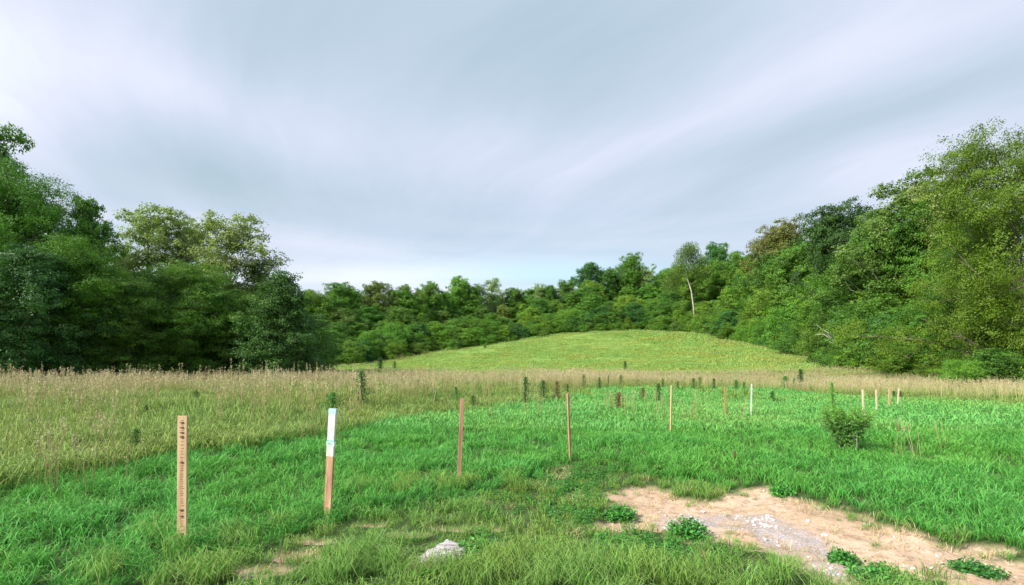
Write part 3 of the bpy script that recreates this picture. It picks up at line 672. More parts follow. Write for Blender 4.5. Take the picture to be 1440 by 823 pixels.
scatter('meadow_grass', 'bright green grass covering the far part of the meadow', Plf, x, y, sw, 2, zs=s * .95, cat='grass')
# verge grass nearest the camera
Pv = tuft('verge_tuft', M_verge, 28, .115, .005, .09, .75, 5, droop=1.0)
x, y, q = sample([(2.6, 4.5, 105), (4.5, 8, 80)], 3, 1.13, .8)
li = lush_in(x, y); p = sstep(-li, -.5, .15) * (1 - dirt_mask(x, y) * 1.0) * (.45 + .55 * sstep(fbm(x, y, .45, 75), .3, .55)); x, y = keep(x, y, p, q)
s = (.45 + .75 * fbm(x, y, .7, 76)) * (.75 + .5 * q.random(len(x)))
s *= 1 - .45 * cover_w(x, y)
rk = g2(612, 795); s *= 1 - .8 * sstep(1 - np.hypot((x - rk[0]) / .22, (y - rk[1]) / .24), 0, .5)
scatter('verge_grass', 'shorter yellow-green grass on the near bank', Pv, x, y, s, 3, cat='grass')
Pth = tuft('thatch_tuft', M_straw, 14, .12, .004, .10, 1.0, 3, droop=1.3)
x, y, q = sample([(2.6, 8, 9)], 65, 1.13, .5); p = (1 - dirt_mask(x, y)) * (.12 + .88 * sstep(fbm(x, y, .7, 66), .52, .66)) * sstep(-lush_in(x, y), -.8, .3); x, y = keep(x, y, p, q)
scatter('thatch', 'dead straw-coloured grass mixed through the near bank', Pth, x, y, .5 + .7 * q.random(len(x)), 66, cat='grass')
# long arching bunches in the bottom centre
Pb = tuft('bunch', M_verge, 60, .30, .006, .10, .7, 3, droop=1.6)
bx, by = [], []
for (px, py, n, sp) in [(700, 800, 26, .30), (770, 812, 22, .30), (640, 822, 12, .2), (820, 822, 14, .3), (560, 800, 12, .35), (480, 815, 10, .3), (250, 815, 14, .4), (1040, 822, 8, .3), (300, 770, 6, .25), (600, 700, 8, .35), (640, 690, 6, .3)]:
    c = g2(px, py); bx += list(c[0] + r.normal(size=n) * sp); by += list(c[1] + r.normal(size=n) * sp * .4)
bx, by = np.array(bx), np.array(by); k = (dirt_mask(bx, by) < .4) & (np.hypot(bx - g2(617, 795)[0], by - g2(617, 795)[1]) > .24); bx, by = bx[k], by[k]
scatter('long_grass_bunches', 'long arching grass blades in bunches at the bottom centre', Pb, bx, by, .55 + .35 * r.random(len(bx)), 4, cat='grass')
# sparse dry grass over the bare soil
Pd = tuft('dry_tuft', M_straw, 12, .07, .004, .07, .9, 3, droop=1.0)
x, y, q = sample([(2.6, 8, 34)], 5, 1.13, .5); dm = dirt_mask(x, y); gr = sstep(fbm(x, y, .5, 80), .5, .62)
p = sstep(dm, .2, .8) * (.14 + gr * 1.1) * (1 - .8 * grav_mask(x, y)); x, y = keep(x, y, p, q)
scatter('dry_grass', 'thin dry straw grass scattered over the sandy soil', Pd, x, y, .5 + .8 * q.random(len(x)), 5, cat='grass')
M_stone = plain('stone', (.42, .38, .35), (.68, .64, .61), 30, .9, .3)
def stone_mesh(seed, name='stone', sub=2, flat=.6, mat=None, rough=.25, sc=(1, 1, 1)):
    import bmesh
    r = np.random.default_rng(seed); bm = bmesh.new(); bmesh.ops.create_icosphere(bm, subdivisions=sub, radius=1)
    K = unit(9, r); off = .55 + .45 * r.random(9)
    for v in bm.verts:
        p = np.array(v.co); 
        for kk, o_ in zip(K, off):
            e = p @ kk
            if e > o_: p = p - kk * (e - o_)
        p = p * (1 + r.normal() * .05 * rough / .25); v.co = Vector((p[0] * sc[0], p[1] * sc[1], p[2] * flat * sc[2]))
    me = bpy.data.meshes.new(name); bm.to_mesh(me); bm.free(); me.materials.append(mat or M_stone); return me
x, y, q = sample([(2.6, 8, 120)], 55, 1.13, .5); sd_ = -sdf(DIRT, x, y); p = sstep(dirt_mask(x, y), .2, .8) * (.75 * (1 - sstep(sd_, .0, .28)) + .45 * sstep(fbm(x, y, .28, 57), .55, .66)) * sstep(fbm(x, y, .12, 58), .35, .6) * (1 - .8 * grav_mask(x, y)); x, y = keep(x, y, p, q)
scatter('fringe_grass', 'short olive grass creeping into the bare soil', Pv, x, y, .25 + .4 * q.random(len(x)), 56, cat='grass')
M_clod = plain('clod', (.36, .25, .155), (.60, .46, .32), 20, .95, .4)
Pk = [proto('clod', stone_mesh(i + 20, 'clod', 1, .7, M_clod)) for i in range(3)]
x, y, q = sample([(2.8, 7.5, 420)], 59, 1.0, .3); p = dirt_mask(x, y) * (.1 + .6 * sstep(fbm(x, y, .3, 60), .5, .62)); x, y = keep(x, y, p, q)
scatter('soil_clods', 'small sandy clods lying loose on the dirt path', Pk, x, y, .004 + .012 * q.random(len(x)) ** 2, 60, cat='soil', tilt=.5)
# low leafy ground cover
def leafy(name, n, rad, h, leaf, mat=M_clover, r=r):
    d = unit(n, r); d[:, 2] = np.abs(d[:, 2]); q = r.random(n) ** .4
    c = d * q[:, None] * np.array([rad, rad, h]); nr = d * .4 + unit(n, r) * .5 + np.array([0, 0, .8]); nr /= np.linalg.norm(nr, axis=1)[:, None]
    V, Q = leaf_quads(c, nr, leaf * (.6 + .7 * r.random(n)), r, .75)
    return mesh_np(name, V, Q, mat, {'tint': np.repeat(r.random(n), 4)})
Pc = [proto('cover', leafy('cover', 110, .10, .115, .022)) for i in range(4)]
x, y, q = sample([(2.8, 8, 95)], 6, 1.0, .3)
p = cover_w(x, y) * (1 - dirt_mask(x, y)); x, y = keep(x, y, p, q)
scatter('clover_cover', 'low dark green leafy ground cover in the middle foreground', Pc, x, y, .6 + .6 * q.random(len(x)), 6, cat='ground cover')
# hill grass
Ph = tuft('hill_tuft', M_hill, 46, .22, .045, .75, .5, 4)
x, y, q = sample([(44, 70, 2.2), (70, 100, 1.6), (100, 130, 1.2)], 7, 1.0, 2)
p = (edge_d(x, y) < 1.5) * (1.0); x, y = keep(x, y, p, q); s = .6 + .8 * fbm(x, y, 5, 84)
far = 1 + (y - 44) / 90
scatter('hill_grass', 'short pale yellow-green grass on the rising field', Ph, x, y, s * far, 7, zs=s * (.55 + .9 * sstep(x, 22, 36) * 1.3), cat='grass', tilt=.05)
# tall tan grass band
Pt = []
for i in range(5):
    A = Acc(); blades(A, 46, .62, .011, .24, .28, r, droop=.6); Pt.append(proto('tall_tuft', A.mesh('tall_tuft', M_tall)))
Ps = []
for i in range(5):
    A = Acc(); stalks(A, 6, 1.0, .0055, .28, r, .24, .010, .08); Ps.append(proto('seed_stalks', A.mesh('seed_stalks', M_seed)))
x, y, q = sample([(4.5, 10, 20), (10, 20, 11), (20, 33, 6.5), (33, 52, 4.5)], 8, 1.13, 3)
tm = tall_mask(x, y); k = (tm > 0) & (edge_d(x, y) < 1) & (y < 50); x, y, tm = x[k], y[k], tm[k]
x0, y0, t0 = x, y, tm
hgt = (.50 + .52 * sstep(t0, .5, 14)) * (.7 + .6 * fbm(x0, y0, 2.5, 86)) * (.85 + .3 * q.random(len(x0)))
hgt *= (1 - .28 * sstep(y0, 28, 40)) * (1 - .3 * sstep(x0, 8, 16))
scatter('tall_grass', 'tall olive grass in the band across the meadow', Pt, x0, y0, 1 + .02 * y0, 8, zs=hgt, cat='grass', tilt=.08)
xr, yr, qr = sample([(48, 120, .9)], 31, 1.0, 0); er = edge_d(xr, yr); kr = (er < 0) & (((er > -20) & (xr > 22)) | ((er > -16) & (xr < -12))) & (qr.random(len(xr)) < sstep(er, -22, -2) * sstep(fbm(xr, yr, 6, 33), .3, .6)); xr, yr = xr[kr], yr[kr]
scatter('rough_grass', 'rough tan and olive grass along both edges of the rising field', Pt + Ps, xr, yr, np.full(len(xr), 2.2), 32, zs=.45 + .4 * qr.random(len(xr)), cat='grass')
p = (.15 + .85 * sstep(fbm(x, y, 2.2, 88), .40, .62)) * sstep(tm, 1.5, 8) * (.25 + .75 * sstep(y, 10, 22)); p = np.where(y > 26, np.maximum(p, .7), p); p = p * np.where(x < 2, .18 + .55 * sstep(fbm(x, y, 1.1, 99), .42, .6), 1); x, y = keep(x, y, p, q)
hs_ = (.95 + .25 * q.random(len(x))) * (.85 + .3 * fbm(x, y, 3, 90)) * (1 - .22 * sstep(y, 30, 42)); hs_ *= np.where(x < 0, 1.0, 1.0) * (.72 + .5 * fbm(x, y, 1.3, 97)) * (.75 + .25 * sstep(y, 7, 14)) * (1 - .35 * sstep(x, 8, 16)); hs_ *= 1 + .32 * q.random(len(x)) * (q.random(len(x)) < .18)
scatter('tan_seed_grass', 'tan seed-headed grass stalks rising from the meadow band', Ps, x, y, 1 + .035 * y, 9, zs=hs_, cat='grass', tilt=.06)
# a few pale stalks in the lawn, right of centre
sx, sy = [], []
for (px, py, n, s_) in [(975, 600, 5, .6), (1000, 602, 5, .7), (950, 590, 4, .7), (1065, 590, 3, .8), (870, 588, 12, .35), (735, 588, 14, 1.4), (1290, 655, 2, .3), (1300, 640, 1, .4), (140, 690, 8, .8), (60, 700, 8, .6), (450, 628, 5, .3)]:
    c = g2(px, py); sx += list(c[0] + r.normal(size=n) * s_); sy += list(c[1] + r.normal(size=n) * s_)
Pq = []
for i in range(3):
    A = Acc(); stalks(A, 3, .8, .007, .10, r, .25, .010, .1); Pq.append(proto('pale_stalk', A.mesh('pale_stalk', M_seed)))
Pz = []
for i in range(4):
    A = Acc(); stalks(A, 4, 1.25, .009, .16, r, .22, .012, .14); Pz.append(proto('wispy_stalk', A.mesh('wispy_stalk', M_straw)))
x, y, q = sample([(6.5, 24, .9)], 91, 1.1, 0); p = sstep(tall_mask(x, y), .3, 2) * sstep(fbm(x, y, 1.6, 93), .48, .62) * (x < 3); x, y = keep(x, y, p, q)
scatter('wispy_stalks', 'tall bleached wispy stalks rising out of the left grass band', Pz, x, y, np.full(len(x), 1.0), 92, zs=.75 + .35 * q.random(len(x)), cat='grass')
scatter('pale_stalks', 'thin pale grass stalks standing in the green lawn', Pq, np.array(sx), np.array(sy), np.full(len(sx), 1.0), 10, zs=.6 + .5 * r.random(len(sx)), cat='grass')
# taller soft green weeds mixed in the far lawn
Pw = []
for i in range(3):
    A = Acc(); blades(A, 30, .5, .02, .18, .25, r); Pw.append(proto('green_weeds', A.mesh('green_weeds', M_tall)))
x, y, q = sample([(18, 42, 1.6)], 12, 1.0, 0); p = sstep(y, 17, 30) * sstep(fbm(x, y, 3.5, 92), .42, .6) * (x < 12); x, y = keep(x, y, p, q)
scatter('soft_green_weeds', 'soft green weeds mixed into the far lawn', Pw, x, y, np.full(len(x), 1.1), 13, zs=.6 + .6 * q.random(len(x)), cat='weeds')

# ------------------------------------------------------------------ stones
Pg = [proto('pebble', stone_mesh(i, 'pebble', 1)) for i in range(5)]
x, y, q = sample([(2.8, 7.5, 900)], 14, 1.0, .3); gm = grav_mask(x, y) * dirt_mask(x, y); dm = dirt_mask(x, y)
x, y = keep(x, y, gm * .85 * sstep(fbm(x, y, .25, 95), .3, .6) + dm * .035, q)
scatter('gravel', 'pale grey gravel strewn along the bare sandy soil', Pg, x, y, .004 + .024 * q.random(len(x)) ** 5, 15, cat='gravel', tilt=.5, zoff=.002)
for i, (px, py, w, lab) in enumerate([(988, 712, .045, 'pale stone at the top of the dirt path'), (1078, 733, .05, 'white stone beside the grey gravel strip'), (1064, 724, .04, 'flat pale stone left of the white stone on the dirt'),
        (885, 738, .05, 'small pale stone at the left tip of the dirt path'), (1096, 757, .035, 'small light stone at lower edge of the gravel strip'), (1160, 748, .04, 'grey-white stone at right side of the gravel strip'), (937, 737, .05, 'flat white stone beside the leafy clump on the dirt')]):
    X, Y = g2(px, py); o = link('stone', stone_mesh(40 + i, sc=(w, w * .8, w * .7))); o.location = (X, Y, gz1(X, Y) + w * .1); o.rotation_euler = (0, 0, i * 1.3); tag(o, lab, 'stone', 'loose stones on the dirt path')
# the pale rock in the near grass
def rock():
    import bmesh
    X, Y = g2(620, 788); M = plain('rock', (.26, .20, .20), (.66, .62, .62), 16, .9, 1.0, (1, 3, 3))
    me = stone_mesh(91, 'rock', 6, .8, M, .02, (.20, .15, .095))
    for v in me.vertices:
        a, b, c = v.co; n = fbm(np.array([a + c]), np.array([b + c * .7]), .07, 9, 5)[0] - .5; n2 = fbm(np.array([a * 1.5]), np.array([b * 5 + c * 5]), .05, 19, 4)[0] - .5
        v.co *= 1 + n * .5 + n2 * .22
        if v.co.z > .085: v.co.z = .085 + (v.co.z - .085) * .35
    o = link('rock', me); o.location = (X, Y, gz1(X, Y) + .042); o.rotation_euler = (R(14), R(-6), .25); tag(o, 'pale flat-topped rock half buried in the near grass', 'rock')
    A = Acc(); blades(A, 70, .16, .005, .12, 1.0, r, droop=1.8)
    o2 = link('dead_grass_clump', A.mesh('dead_grass_clump', M_straw)); X2, Y2 = g2(597, 808); o2.location = (X2, Y2, gz1(X2, Y2)); o2.scale = (.8, .8, .8); tag(o2, 'brown matted dead grass hanging at the left of the pale rock', 'dead grass')
rock()

# ------------------------------------------------------------------ leafy clumps near the soil
def stems_leaves(n_st, h, rad, leaf, nl, r, spread=.8):
    A = Acc(); L = []
    for i in range(n_st):
        a = r.random() * 6.28; q = rad * math.sqrt(r.random()); H = h * (1 - .6 * (q / rad) ** 2) * r.uniform(.7, 1.1)
        tip = np.array([math.cos(a) * q, math.sin(a) * q, H]); P = np.array([tip * [.25, .25, 0] + [0, 0, -.02], tip * [.6, .6, .55], tip])
        A.add(*tube(P, [.003, .0025, .0012], 4)); t_ = r.random((nl, 1)) ** .7; c = P[0] * (1 - t_) + tip * t_ + r.normal(size=(nl, 3)) * leaf * .7; c[:, 2] = np.maximum(c[:, 2], .005); L.append(c)
    return A, np.concatenate(L)
def leafy_weed(px, py, w_m, h, label, leaf=.028, colr=(.085, .32, .06), n=110):
    X, Y = g2(px, py); o = tag(empty('leafy_weed', (X, Y, gz1(X, Y))), label, 'weed', 'leafy clumps beside the dirt path'); r_ = np.random.default_rng(int(px))
    A, c = stems_leaves(n, h, w_m / 2, leaf, 14, r_)
    nr = unit(len(c), r_) * .7 + np.array([0, 0, .7]); nr /= np.linalg.norm(nr, axis=1)[:, None]
    V, Q = leaf_quads(c, nr, leaf * (.6 + .7 * r_.random(len(c))), r_, .7)
    a = link('foliage', mesh_np('foliage', V, Q, M_weed, {'tint': np.repeat(r_.random(len(c)), 4)}), o); a.color = (*colr, 1)
    link('stem', A.mesh('stem', M_clover), o)
    return o
leafy_weed(872, 722, .42, .15, 'dark leafy clump at the upper left corner of the dirt path')
leafy_weed(968, 752, .42, .19, 'bushy green clump on the near edge of the dirt left of the gravel')
leafy_weed(1187, 779, .24, .09, 'small bright clump in the middle of the dirt beside the gravel', colr=(.07, .26, .05))
leafy_weed(1100, 697, .32, .10, 'low green clump at the upper edge of the dirt path')
leafy_weed(1372, 797, .38, .06, 'flat green clump on the dirt near the right edge of the picture', colr=(.06, .22, .05))
leafy_weed(668, 782, .34, .13, 'dark leafy clump growing against the right side of the pale rock')
leafy_weed(692, 767, .12, .06, 'tiny bluish clump on reddish soil beyond the pale rock', colr=(.05, .22, .09), n=25)
leafy_weed(600, 821, .16, .09, 'small vivid green clump at the bottom edge below the pale rock', colr=(.09, .33, .04), n=30)
leafy_weed(1240, 812, .50, .14, 'wide green clump at the near lower edge of the dirt path', n=110)

# ------------------------------------------------------------------ weeds and saplings in the band
def weed_mesh(seed, shape='column', n=1700, leaf=.030):
    r_ = np.random.default_rng(seed); A = Acc(); L = []; T = []
    A.add(*tube([(0, 0, -.05), (.01, 0, .5), (0, .01, 1.0)], [.012, .008, .003], 5))
    nb = 46
    for i in range(nb):
        h = .06 + .93 * i / nb; a = i * 2.4; w = (.17 * (h + .12) ** .35 * (1 - h) ** .8 + .012) * (.75 + .5 * math.sin(seed * 3 + h * 11) ** 2) if shape == 'column' else (.20 * math.sin(math.pi * min(1, h * 1.0)) ** .7 * (1 - .4 * h) + .015)
        w *= r_.uniform(.45, 1.3); tip = np.array([math.cos(a) * w, math.sin(a) * w, min(1, h + w * .6)])
        A.add(*tube([(0, 0, h), tip * .6 + np.array([0, 0, h]) * .4, tip], [.004, .003, .001], 3))
        m = n // nb; t_ = r_.random((m, 1)); L.append(np.array([0, 0, h]) * (1 - t_) + tip * t_ + r_.normal(size=(m, 3)) * .018)
    c = np.concatenate(L); nr = unit(len(c), r_) + np.array([0, 0, .4]); nr /= np.linalg.norm(nr, axis=1)[:, None]
    V, Q = leaf_quads(c, nr, leaf * (.6 + .7 * r_.random(len(c))), r_, .45)
    return mesh_np('foliage', V, Q, M_weed, {'tint': np.repeat(r_.random(len(c)), 4)}), A.mesh('stem', M_bark)
WM = {'column': [weed_mesh(1), weed_mesh(2), weed_mesh(3)], 'bushy': [weed_mesh(4, 'bushy', 3400, .03), weed_mesh(5, 'bushy', 3400, .03)]}
def weed(px, d, top, wpx, shape, colr, label, name='tall_weed', cat='weed', group='dark weeds standing in the meadow', k=[0]):
    k[0] += 1; X = (px - 720) / F * d; z = gz1(X, d); h = max(.25, CAMH - (top - HOR) / F * d - z)
    fol, st = WM[shape][k[0] % len(WM[shape])]; w = wpx * 1.35 / F * d; nat = .22 if shape == 'column' else .34
    o = tag(empty(name, (X, d, z), k[0] * 1.1), label, cat, group); o.scale = (w / nat, w / nat, h)
    a = link('foliage', fol, o); a.color = (*colr, 1); link('stem', st, o); return o
dk, gn, br_, ol = (.085, .225, .055), (.12, .35, .08), (.28, .25, .11), (.21, .32, .09)
weed(508, 14.8, 521, 19, 'column', dk, 'tallest dark leafy sapling in the tan grass, left of the centre stake', 'sapling', 'sapling')
for a in [(535, 60, 503, 9, 'bushy', dk, 'dark bush on the lower field above the tallest sapling'), (555, 62, 508, 6, 'column', ol, 'thin weed beside the dark bush on the lower field'),
 (682, 105, 486, 5, 'bushy', dk, 'tiny lone dark bush on the upper left slope of the field'), (879, 56, 508, 6, 'column', dk, 'lone small dark weed at the foot of the bright field'),
 (468, 13.5, 552, 20, 'bushy', gn, 'green bushy weed just behind the top of the painted stake'), (612, 17, 546, 11, 'bushy', gn, 'bright green weed in the tall grass left of the plain reddish stake'),
 (641, 17.5, 544, 10, 'bushy', gn, 'green weed in the tall grass just left of the reddish stake top'), (665, 16, 556, 14, 'bushy', ol, 'olive weed in the tall grass right of the reddish stake'),
 (545, 24, 532, 6, 'column', dk, 'thin dark weed in the tan band right of the tallest sapling'), (588, 24, 533, 6, 'column', dk, 'thin dark weed midway between tallest sapling and reddish stake'),
 (739, 17.5, 530, 12, 'column', dk, 'dark leafy weed first left of the slim fourth stake'), (764, 19.5, 535, 13, 'column', dk, 'thick dark weed close left of the slim fourth stake'),
 (783, 20, 536, 11, 'column', br_, 'brownish weed against the left of the slim fourth stake'), (798, 24, 540, 6, 'column', dk, 'dark weed tip directly behind the slim fourth stake'),
 (771, 38, 521, 5, 'column', dk, 'dark weed tip rising above the tan band left of centre'), (801, 33, 530, 5, 'column', br_, 'short brown weed tip in the tan band above the fourth stake'),
 (821, 30, 527, 7, 'column', dk, 'stout dark weed in tan band, first right of the fourth stake'), (843, 30, 531, 6, 'column', dk, 'dark weed in tan band, second right of the fourth stake'),
 (856, 36, 527, 4, 'column', dk, 'small dark weed tip, third right of the fourth stake'), (873, 35, 527, 6, 'column', dk, 'dark weed tip below the lone weed of the bright field'),
 (870, 15.5, 552, 15, 'bushy', br_, 'brown bushy dead weed standing in the lawn between fourth and fifth stakes'), (904, 22, 545, 8, 'bushy', br_, 'faded weed halfway between the brown dead weed and the fifth stake'),
 (926, 20.5, 539, 9, 'column', dk, 'thick dark weed just left of the fifth stake'), (932, 30, 532, 6, 'column', ol, 'olive weed behind and left of the fifth stake'), (953, 30, 536, 6, 'column', ol, 'olive weed behind and right of the fifth stake'),
 (975, 29, 532, 9, 'bushy', ol, 'olive bushy weed, second right of the fifth stake'), (984, 31, 530, 6, 'column', ol, 'slim olive weed touching the olive bushy weed'), (1004, 30, 532, 6, 'column', dk, 'dark weed just left of the sixth stake'),
 (1035, 28, 534, 8, 'bushy', gn, 'green weed between the sixth stake and the white stake'), (1046, 30, 537, 5, 'column', gn, 'small green weed just left of the white stake'),
 (1086, 20, 550, 8, 'column', dk, 'short dark weed right of the white stake in the lawn'), (1104, 30, 529, 11, 'bushy', gn, 'green weed leftmost of the three in the tan band right of the white stake'),
 (1117, 31, 532, 6, 'column', gn, 'smallest middle weed of the three in the tan band'), (1126, 30, 519, 11, 'column', dk, 'tallest dark weed, rightmost of the three in the tan band'),
 (1257, 21, 550, 6, 'column', dk, 'dark green weed between the last two stakes at right'), (1266, 21, 550, 8, 'column', br_, 'brown weed leaning beside the last stake at right'),
 (191, 7.6, 603, 14, 'column', dk, 'dark leafy weed at front edge of tall grass left of the ruler stake'), (205, 12, 568, 12, 'column', ol, 'olive weed behind the dark one left of the ruler stake'),
 (275, 14, 548, 14, 'column', ol, 'olive leafy weed in the tall grass behind the ruler stake'), (1033, 7.3, 644, 8, 'column', br_, 'short brown weed standing alone in the lawn above the dirt path')]:
    weed(*a)

# ------------------------------------------------------------------ the vase-shaped conifer
def juniper():
    X, Y = g2(1190, 634, .10); Z = gz1(X, Y); o = tag(empty('juniper_bush', (X, Y, Z)), 'feathery vase-shaped evergreen bush with one tall spire at its left, in the right lawn', 'bush')
    r_ = np.random.default_rng(5); A = Acc(); c = []; dirs = []
    k = Y / F
    for i in range(120):
        az = r_.random() * 6.28; fl = r_.random() ** .6; out = .46 * fl; tipz = (.60 + .10 * fl + .18 * (1 - abs(fl - .4))) * r_.uniform(.80, 1.06)
        tip = np.array([math.cos(az) * out, math.sin(az) * out * .8, tipz]); t_ = np.linspace(0, 1, 6)[:, None]
        P = np.concatenate([tip[None, :2] * (t_ ** 1.15), tip[2] * t_ - .02 * (t_ == 0)], 1); A.add(*tube(P, np.linspace(.005, .0012, 6), 4))
        for s_ in range(18):
            f = .28 + .72 * r_.random(); b = np.array([tip[0] * f ** 1.15, tip[1] * f ** 1.15, tip[2] * f])
            dr = np.array([tip[0], tip[1], 0]) / (out + .01) * r_.uniform(.4, 1.0) + r_.normal(size=3) * .45 + [0, 0, .15]; dr /= np.linalg.norm(dr); ln = r_.uniform(.05, .12)
            m = 15; q = r_.random((m, 1)); c.append(b + dr * q * ln + r_.normal(size=(m, 3)) * .004); dirs.append(np.repeat((dr + r_.normal(size=3) * .3)[None], m, 0))
    A.add(*tube([(-.10, 0, 0), (-.19, 0, .5), (-.235, 0, .9), (-.25, 0, 1.24)], [.010, .008, .006, .002], 5))
    for i in range(700):
        f = r_.random(); z = .42 + .82 * f; xx = np.interp(z, [0, .5, .9, 1.24], [-.10, -.19, -.235, -.25]); a = r_.random() * 6.28; w = .05 * (1 - f * .6) * r_.random() * (.5 + abs(math.sin(f * 40)))
        m = 3; c.append(np.array([xx + math.cos(a) * w, math.sin(a) * w, z]) + r_.normal(size=(m, 3)) * .006); dirs.append(np.repeat(np.array([[math.cos(a), math.sin(a), 1.3]]), m, 0))
    for i in range(200):
        z = .2 + .45 * r_.random(); c.append(np.array([.30 + .03 * math.sin(z * 9), .05, z]) + r_.normal(size=(3, 3)) * .022); dirs.append(r_.normal(size=(3, 3)))
    c = np.concatenate(c); d = np.concatenate(dirs) + r_.normal(size=(len(c), 3)) * .45; d /= np.linalg.norm(d, axis=1)[:, None]
    s = np.cross(d, unit(len(c), r_)); s /= np.linalg.norm(s, axis=1)[:, None]; L = .036; w = .009
    V = np.stack([c - d * L * .5, c + s * w * .5, c + d * L * .5, c - s * w * .5], 1).reshape(-1, 3)
    link('foliage', mesh_np('foliage', V, np.arange(len(V)).reshape(-1, 4), M_needle, {'tint': np.repeat(np.clip(.5 * (c[:, 2] > .6) * r_.random(len(c)) + .6 * r_.random(len(c)), 0, 1), 4)}), o)
    link('branches', A.mesh('branches', M_bark), o)
    A = Acc(); A.add(*tube([(.03, -.22, 0), (.025, -.22, .28), (.03, -.22, .40)], [.004, .003, .002], 4)); A.add(*tube([(.025, -.22, .28), (-.06, -.2, .38), (-.09, -.2, .40)], [.003, .002, .001], 4))
    q = link('dead_twig', A.mesh('dead_twig', M_bark_pale), o)
juniper()

# ------------------------------------------------------------------ stakes
def wood_mat(name, a, b, scale=3):
    return plain(name, a, b, scale, .75, .25, (9, 9, .7))
M_w1 = wood_mat('fresh_pine', (.45, .28, .15), (.72, .50, .29)); M_w2 = wood_mat('red_pine', (.33, .16, .10), (.60, .33, .20)); M_w3 = wood_mat('cedar_orange', (.40, .19, .07), (.55, .28, .12))
M_w4 = wood_mat('pale_pine', (.60, .48, .32), (.74, .62, .44)); M_wh = wood_mat('white_paint', (.60, .57, .53), (.80, .80, .79)); M_teal = plain('teal_tape', (.03, .46, .36), (.05, .56, .45), 6, .5, 0)
M_ink = plain('ink', (.09, .05, .035), (.16, .09, .06), 20, .8, 0); M_lw = plain('white_letter', (.75, .78, .78), (.85, .87, .87), 6, .6, 0)
M_pw = wood_mat('stained_pine', (.36, .17, .09), (.68, .44, .27), 5)
def board(w, t, z0, z1, chip=.0, seed=0, seg=14, wob=.0):
    import bmesh
    r_ = random.Random(seed); bm = bmesh.new(); rings = []
    for i in range(seg + 1):
        z = z0 + (z1 - z0) * i / seg; o = math.sin(z * 2.3 + seed) * wob; ring = []
        for (sx_, sy_) in ((-1, -1), (1, -1), (1, 1), (-1, 1)):
            zz = z + (r_.uniform(-chip, chip) if i == seg else 0); ring.append(bm.verts.new((sx_ * w / 2 + o + r_.uniform(-.0006, .0006), sy_ * t / 2 + r_.uniform(-.0005, .0005), zz)))
        rings.append(ring)
    for a, b in zip(rings, rings[1:]):
        for k in range(4): bm.faces.new((a[k], a[(k + 1) % 4], b[(k + 1) % 4], b[k]))
    bm.faces.new(rings[-1]); bm.faces.new(rings[0][::-1]); bmesh.ops.recalc_face_normals(bm, faces=bm.faces)
    bmesh.ops.bevel(bm, geom=[e for e in bm.edges if abs((e.verts[0].co - e.verts[1].co).z) > .02], offset=.0015, segments=1, affect='EDGES')
    return bm
def bm_mesh(bm, name, mat):
    me = bpy.data.meshes.new(name); bm.to_mesh(me); bm.free(); me.materials.append(mat); return me
def plate(x0, x1, y, z0, z1, t=.0012):
    v = np.array([(x, yy, z) for yy in (y, y - t) for (x, z) in ((x0, z0), (x1, z0), (x1, z1), (x0, z1))], float)
    q = [[4, 5, 6, 7], [0, 3, 2, 1], [0, 1, 5, 4], [1, 2, 6, 5], [2, 3, 7, 6], [3, 0, 4, 7]]; return v, np.array(q)
def stake(px, pb, pt, ptx, w, t, mat, label, rz=0.0, parts=None, seed=1, sink=.15, foot=.075):
    X, Y = g2(px, pb)
    for _ in range(3): X, Y = g2(px, pb, gz1(X, Y) + foot)
    Z = gz1(X, Y); k = Y / F; h = (pb - pt) * k; xo = (ptx - px) * k
    base = Z; topz = CAMH - (pt - HOR) * k; h = topz - base
    o = tag(empty('survey_stake', (X, Y, base), 0), label, 'stake', 'wooden survey stakes set across the meadow'); o.rotation_euler = (0, math.atan2(xo, h), rz)
    hl = math.hypot(h, xo)
    if parts is None: link('post', bm_mesh(board(w, t, -sink, hl, .002, seed), 'post', mat), o)
    else: parts(o, hl, w, t)
    return o
def ruler_parts(o, hl, w, t):
    link('post', bm_mesh(board(w, t, -.15, hl, .0008, 1), 'post', M_w1), o)
    A = Acc(); B = Acc(); r_ = random.Random(4); z = hl - .035; i = 0
    bold = {hl * (1 - f) for f in (.047, .085, .122, .155, .345, .70, .745, .875)}
    while z > .16:
        l = w * r_.uniform(.22, .42); xo = r_.uniform(-.002, .003); A.add(*plate(-l / 2 + xo, l / 2 + xo, -t / 2 - .0012, z - .0014, z + .0014)); z -= r_.choice([.016, .018, .022, .030])
    for b in bold: 
        B.add(*plate(-w * .22, w * .20, -t / 2 - .0028, b - .004, b + .003)); B.add(*plate(-w * .08, w * .16, -t / 2 - .0044, b - .007, b - .002)); 
    link('tick_marks', A.mesh('tick_marks', plain('faint_ink', (.30, .16, .09), (.38, .22, .12), 20, .8, 0)), o); link('number_marks', B.mesh('number_marks', M_ink), o)
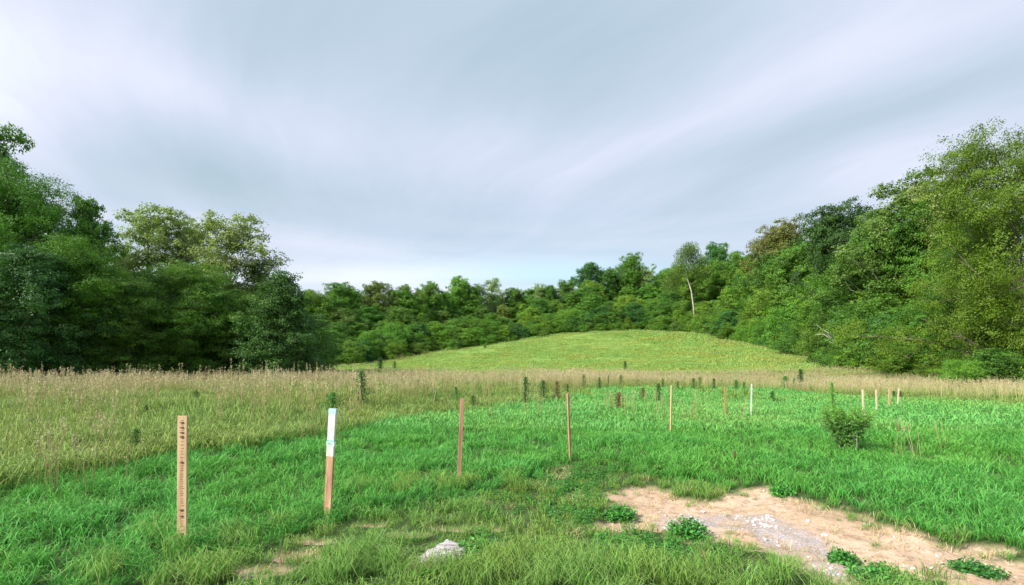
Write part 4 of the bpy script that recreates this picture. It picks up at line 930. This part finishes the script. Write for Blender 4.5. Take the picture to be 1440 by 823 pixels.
def painted_parts(o, hl, w, t):
    zs = hl * .57
    link('post', bm_mesh(board(w, t, -.15, zs, .0, 2, wob=.0015), 'post', M_pw), o)
    import bmesh
    p = link('painted_end', bm_mesh(board(w * 1.002 + .001, t + .001, zs, hl, .003, 3, wob=.0015), 'painted_end', M_wh), o); p['label'] = 'white painted upper half of the stake'
    zb = hl * .665; bw = w / 2 + .004
    bm = board(w + .008, t + .008, zb, zb + .050, .001, 5, 3); band = link('tape_band', bm_mesh(bm, 'tape_band', M_lw), o); band['label'] = 'white tape band with teal lettering'
    bm = board(w * 1.0 + .006, t + .006, hl - .045, hl + .001, .002, 6, 3); cap = link('cap_tape', bm_mesh(bm, 'cap_tape', plain('pale_teal', (.35, .62, .60), (.55, .74, .74), 9, .6, 0)), o)
    cu = bpy.data.curves.new('lettering', 'FONT'); cu.body = 'VLLE'; cu.size = .040; cu.extrude = .0006; cu.align_x = 'CENTER'; cu.materials.append(M_teal)
    tmp = bpy.data.objects.new('lettering_curve', cu); me_ = bpy.data.meshes.new_from_object(tmp); me_.materials.clear(); me_.materials.append(M_teal); bpy.data.objects.remove(tmp); tx = link('lettering', me_); tx.parent = band; tx.location = (0, -t / 2 - .0055, zb + .010); tx.rotation_euler = (R(90), 0, 0); tx.scale = (w / .115, 1, 1)
    link('tape_edge', bm_mesh(board(w + .011, t + .011, zb + .046, zb + .054, .001, 5, 2), 'tape_edge', M_teal), band)
    A = Acc(); r_ = random.Random(9)
    for i in range(5):
        z = hl * r_.uniform(.72, .92); x_ = r_.uniform(-w * .3, w * .3); A.add(*plate(x_, x_ + .012, -t / 2 - .0030, z, z + .002))
    q = link('pencil_marks', A.mesh('pencil_marks', M_w3), o)
stake(256, 752, 585, 257, .076, .018, M_w1, 'flat pale stake covered in small ruler-like marks, nearest at left', parts=ruler_parts, rz=R(2), foot=.125)
stake(460, 719, 575, 469, .072, .030, M_pw, 'stake with white painted top and teal tape band, left of centre', parts=painted_parts, rz=R(-8))
stake(645, 671, 561, 650, .048, .030, M_w2, 'plain reddish stake leaning right, third from the left', rz=R(10), foot=.11)
stake(802, 643, 553, 797, .030, .030, M_w2, 'slim square stake leaning left, fourth from the left', rz=R(35), seed=4)
stake(943, 608, 542, 945, .030, .030, M_w1, 'slim two-toned stake leaning slightly right, fifth from the left', rz=R(35), seed=5)
stake(1020, 587, 543, 1019, .036, .020, M_w3, 'orange-brown stake left of the white stake', seed=6)
stake(1056, 587, 540, 1057, .036, .020, wood_mat('bleached_pine', (.62, .58, .48), (.78, .75, .67)), 'thin white stake, seventh from the left', seed=7)
stake(1215, 592, 548, 1213, .040, .030, M_w4, 'pale yellow stake just right of the feathery evergreen bush', seed=8)
stake(1233, 581, 548, 1232, .040, .030, M_w4, 'short yellow stake, second right of the evergreen bush', seed=9)
stake(1250, 574, 546, 1251, .055, .030, M_w1, 'wide tan stake, third right of the evergreen bush', seed=10)
stake(1262, 572, 546, 1264, .040, .030, M_w4, 'pale stake farthest right in the row', seed=11)
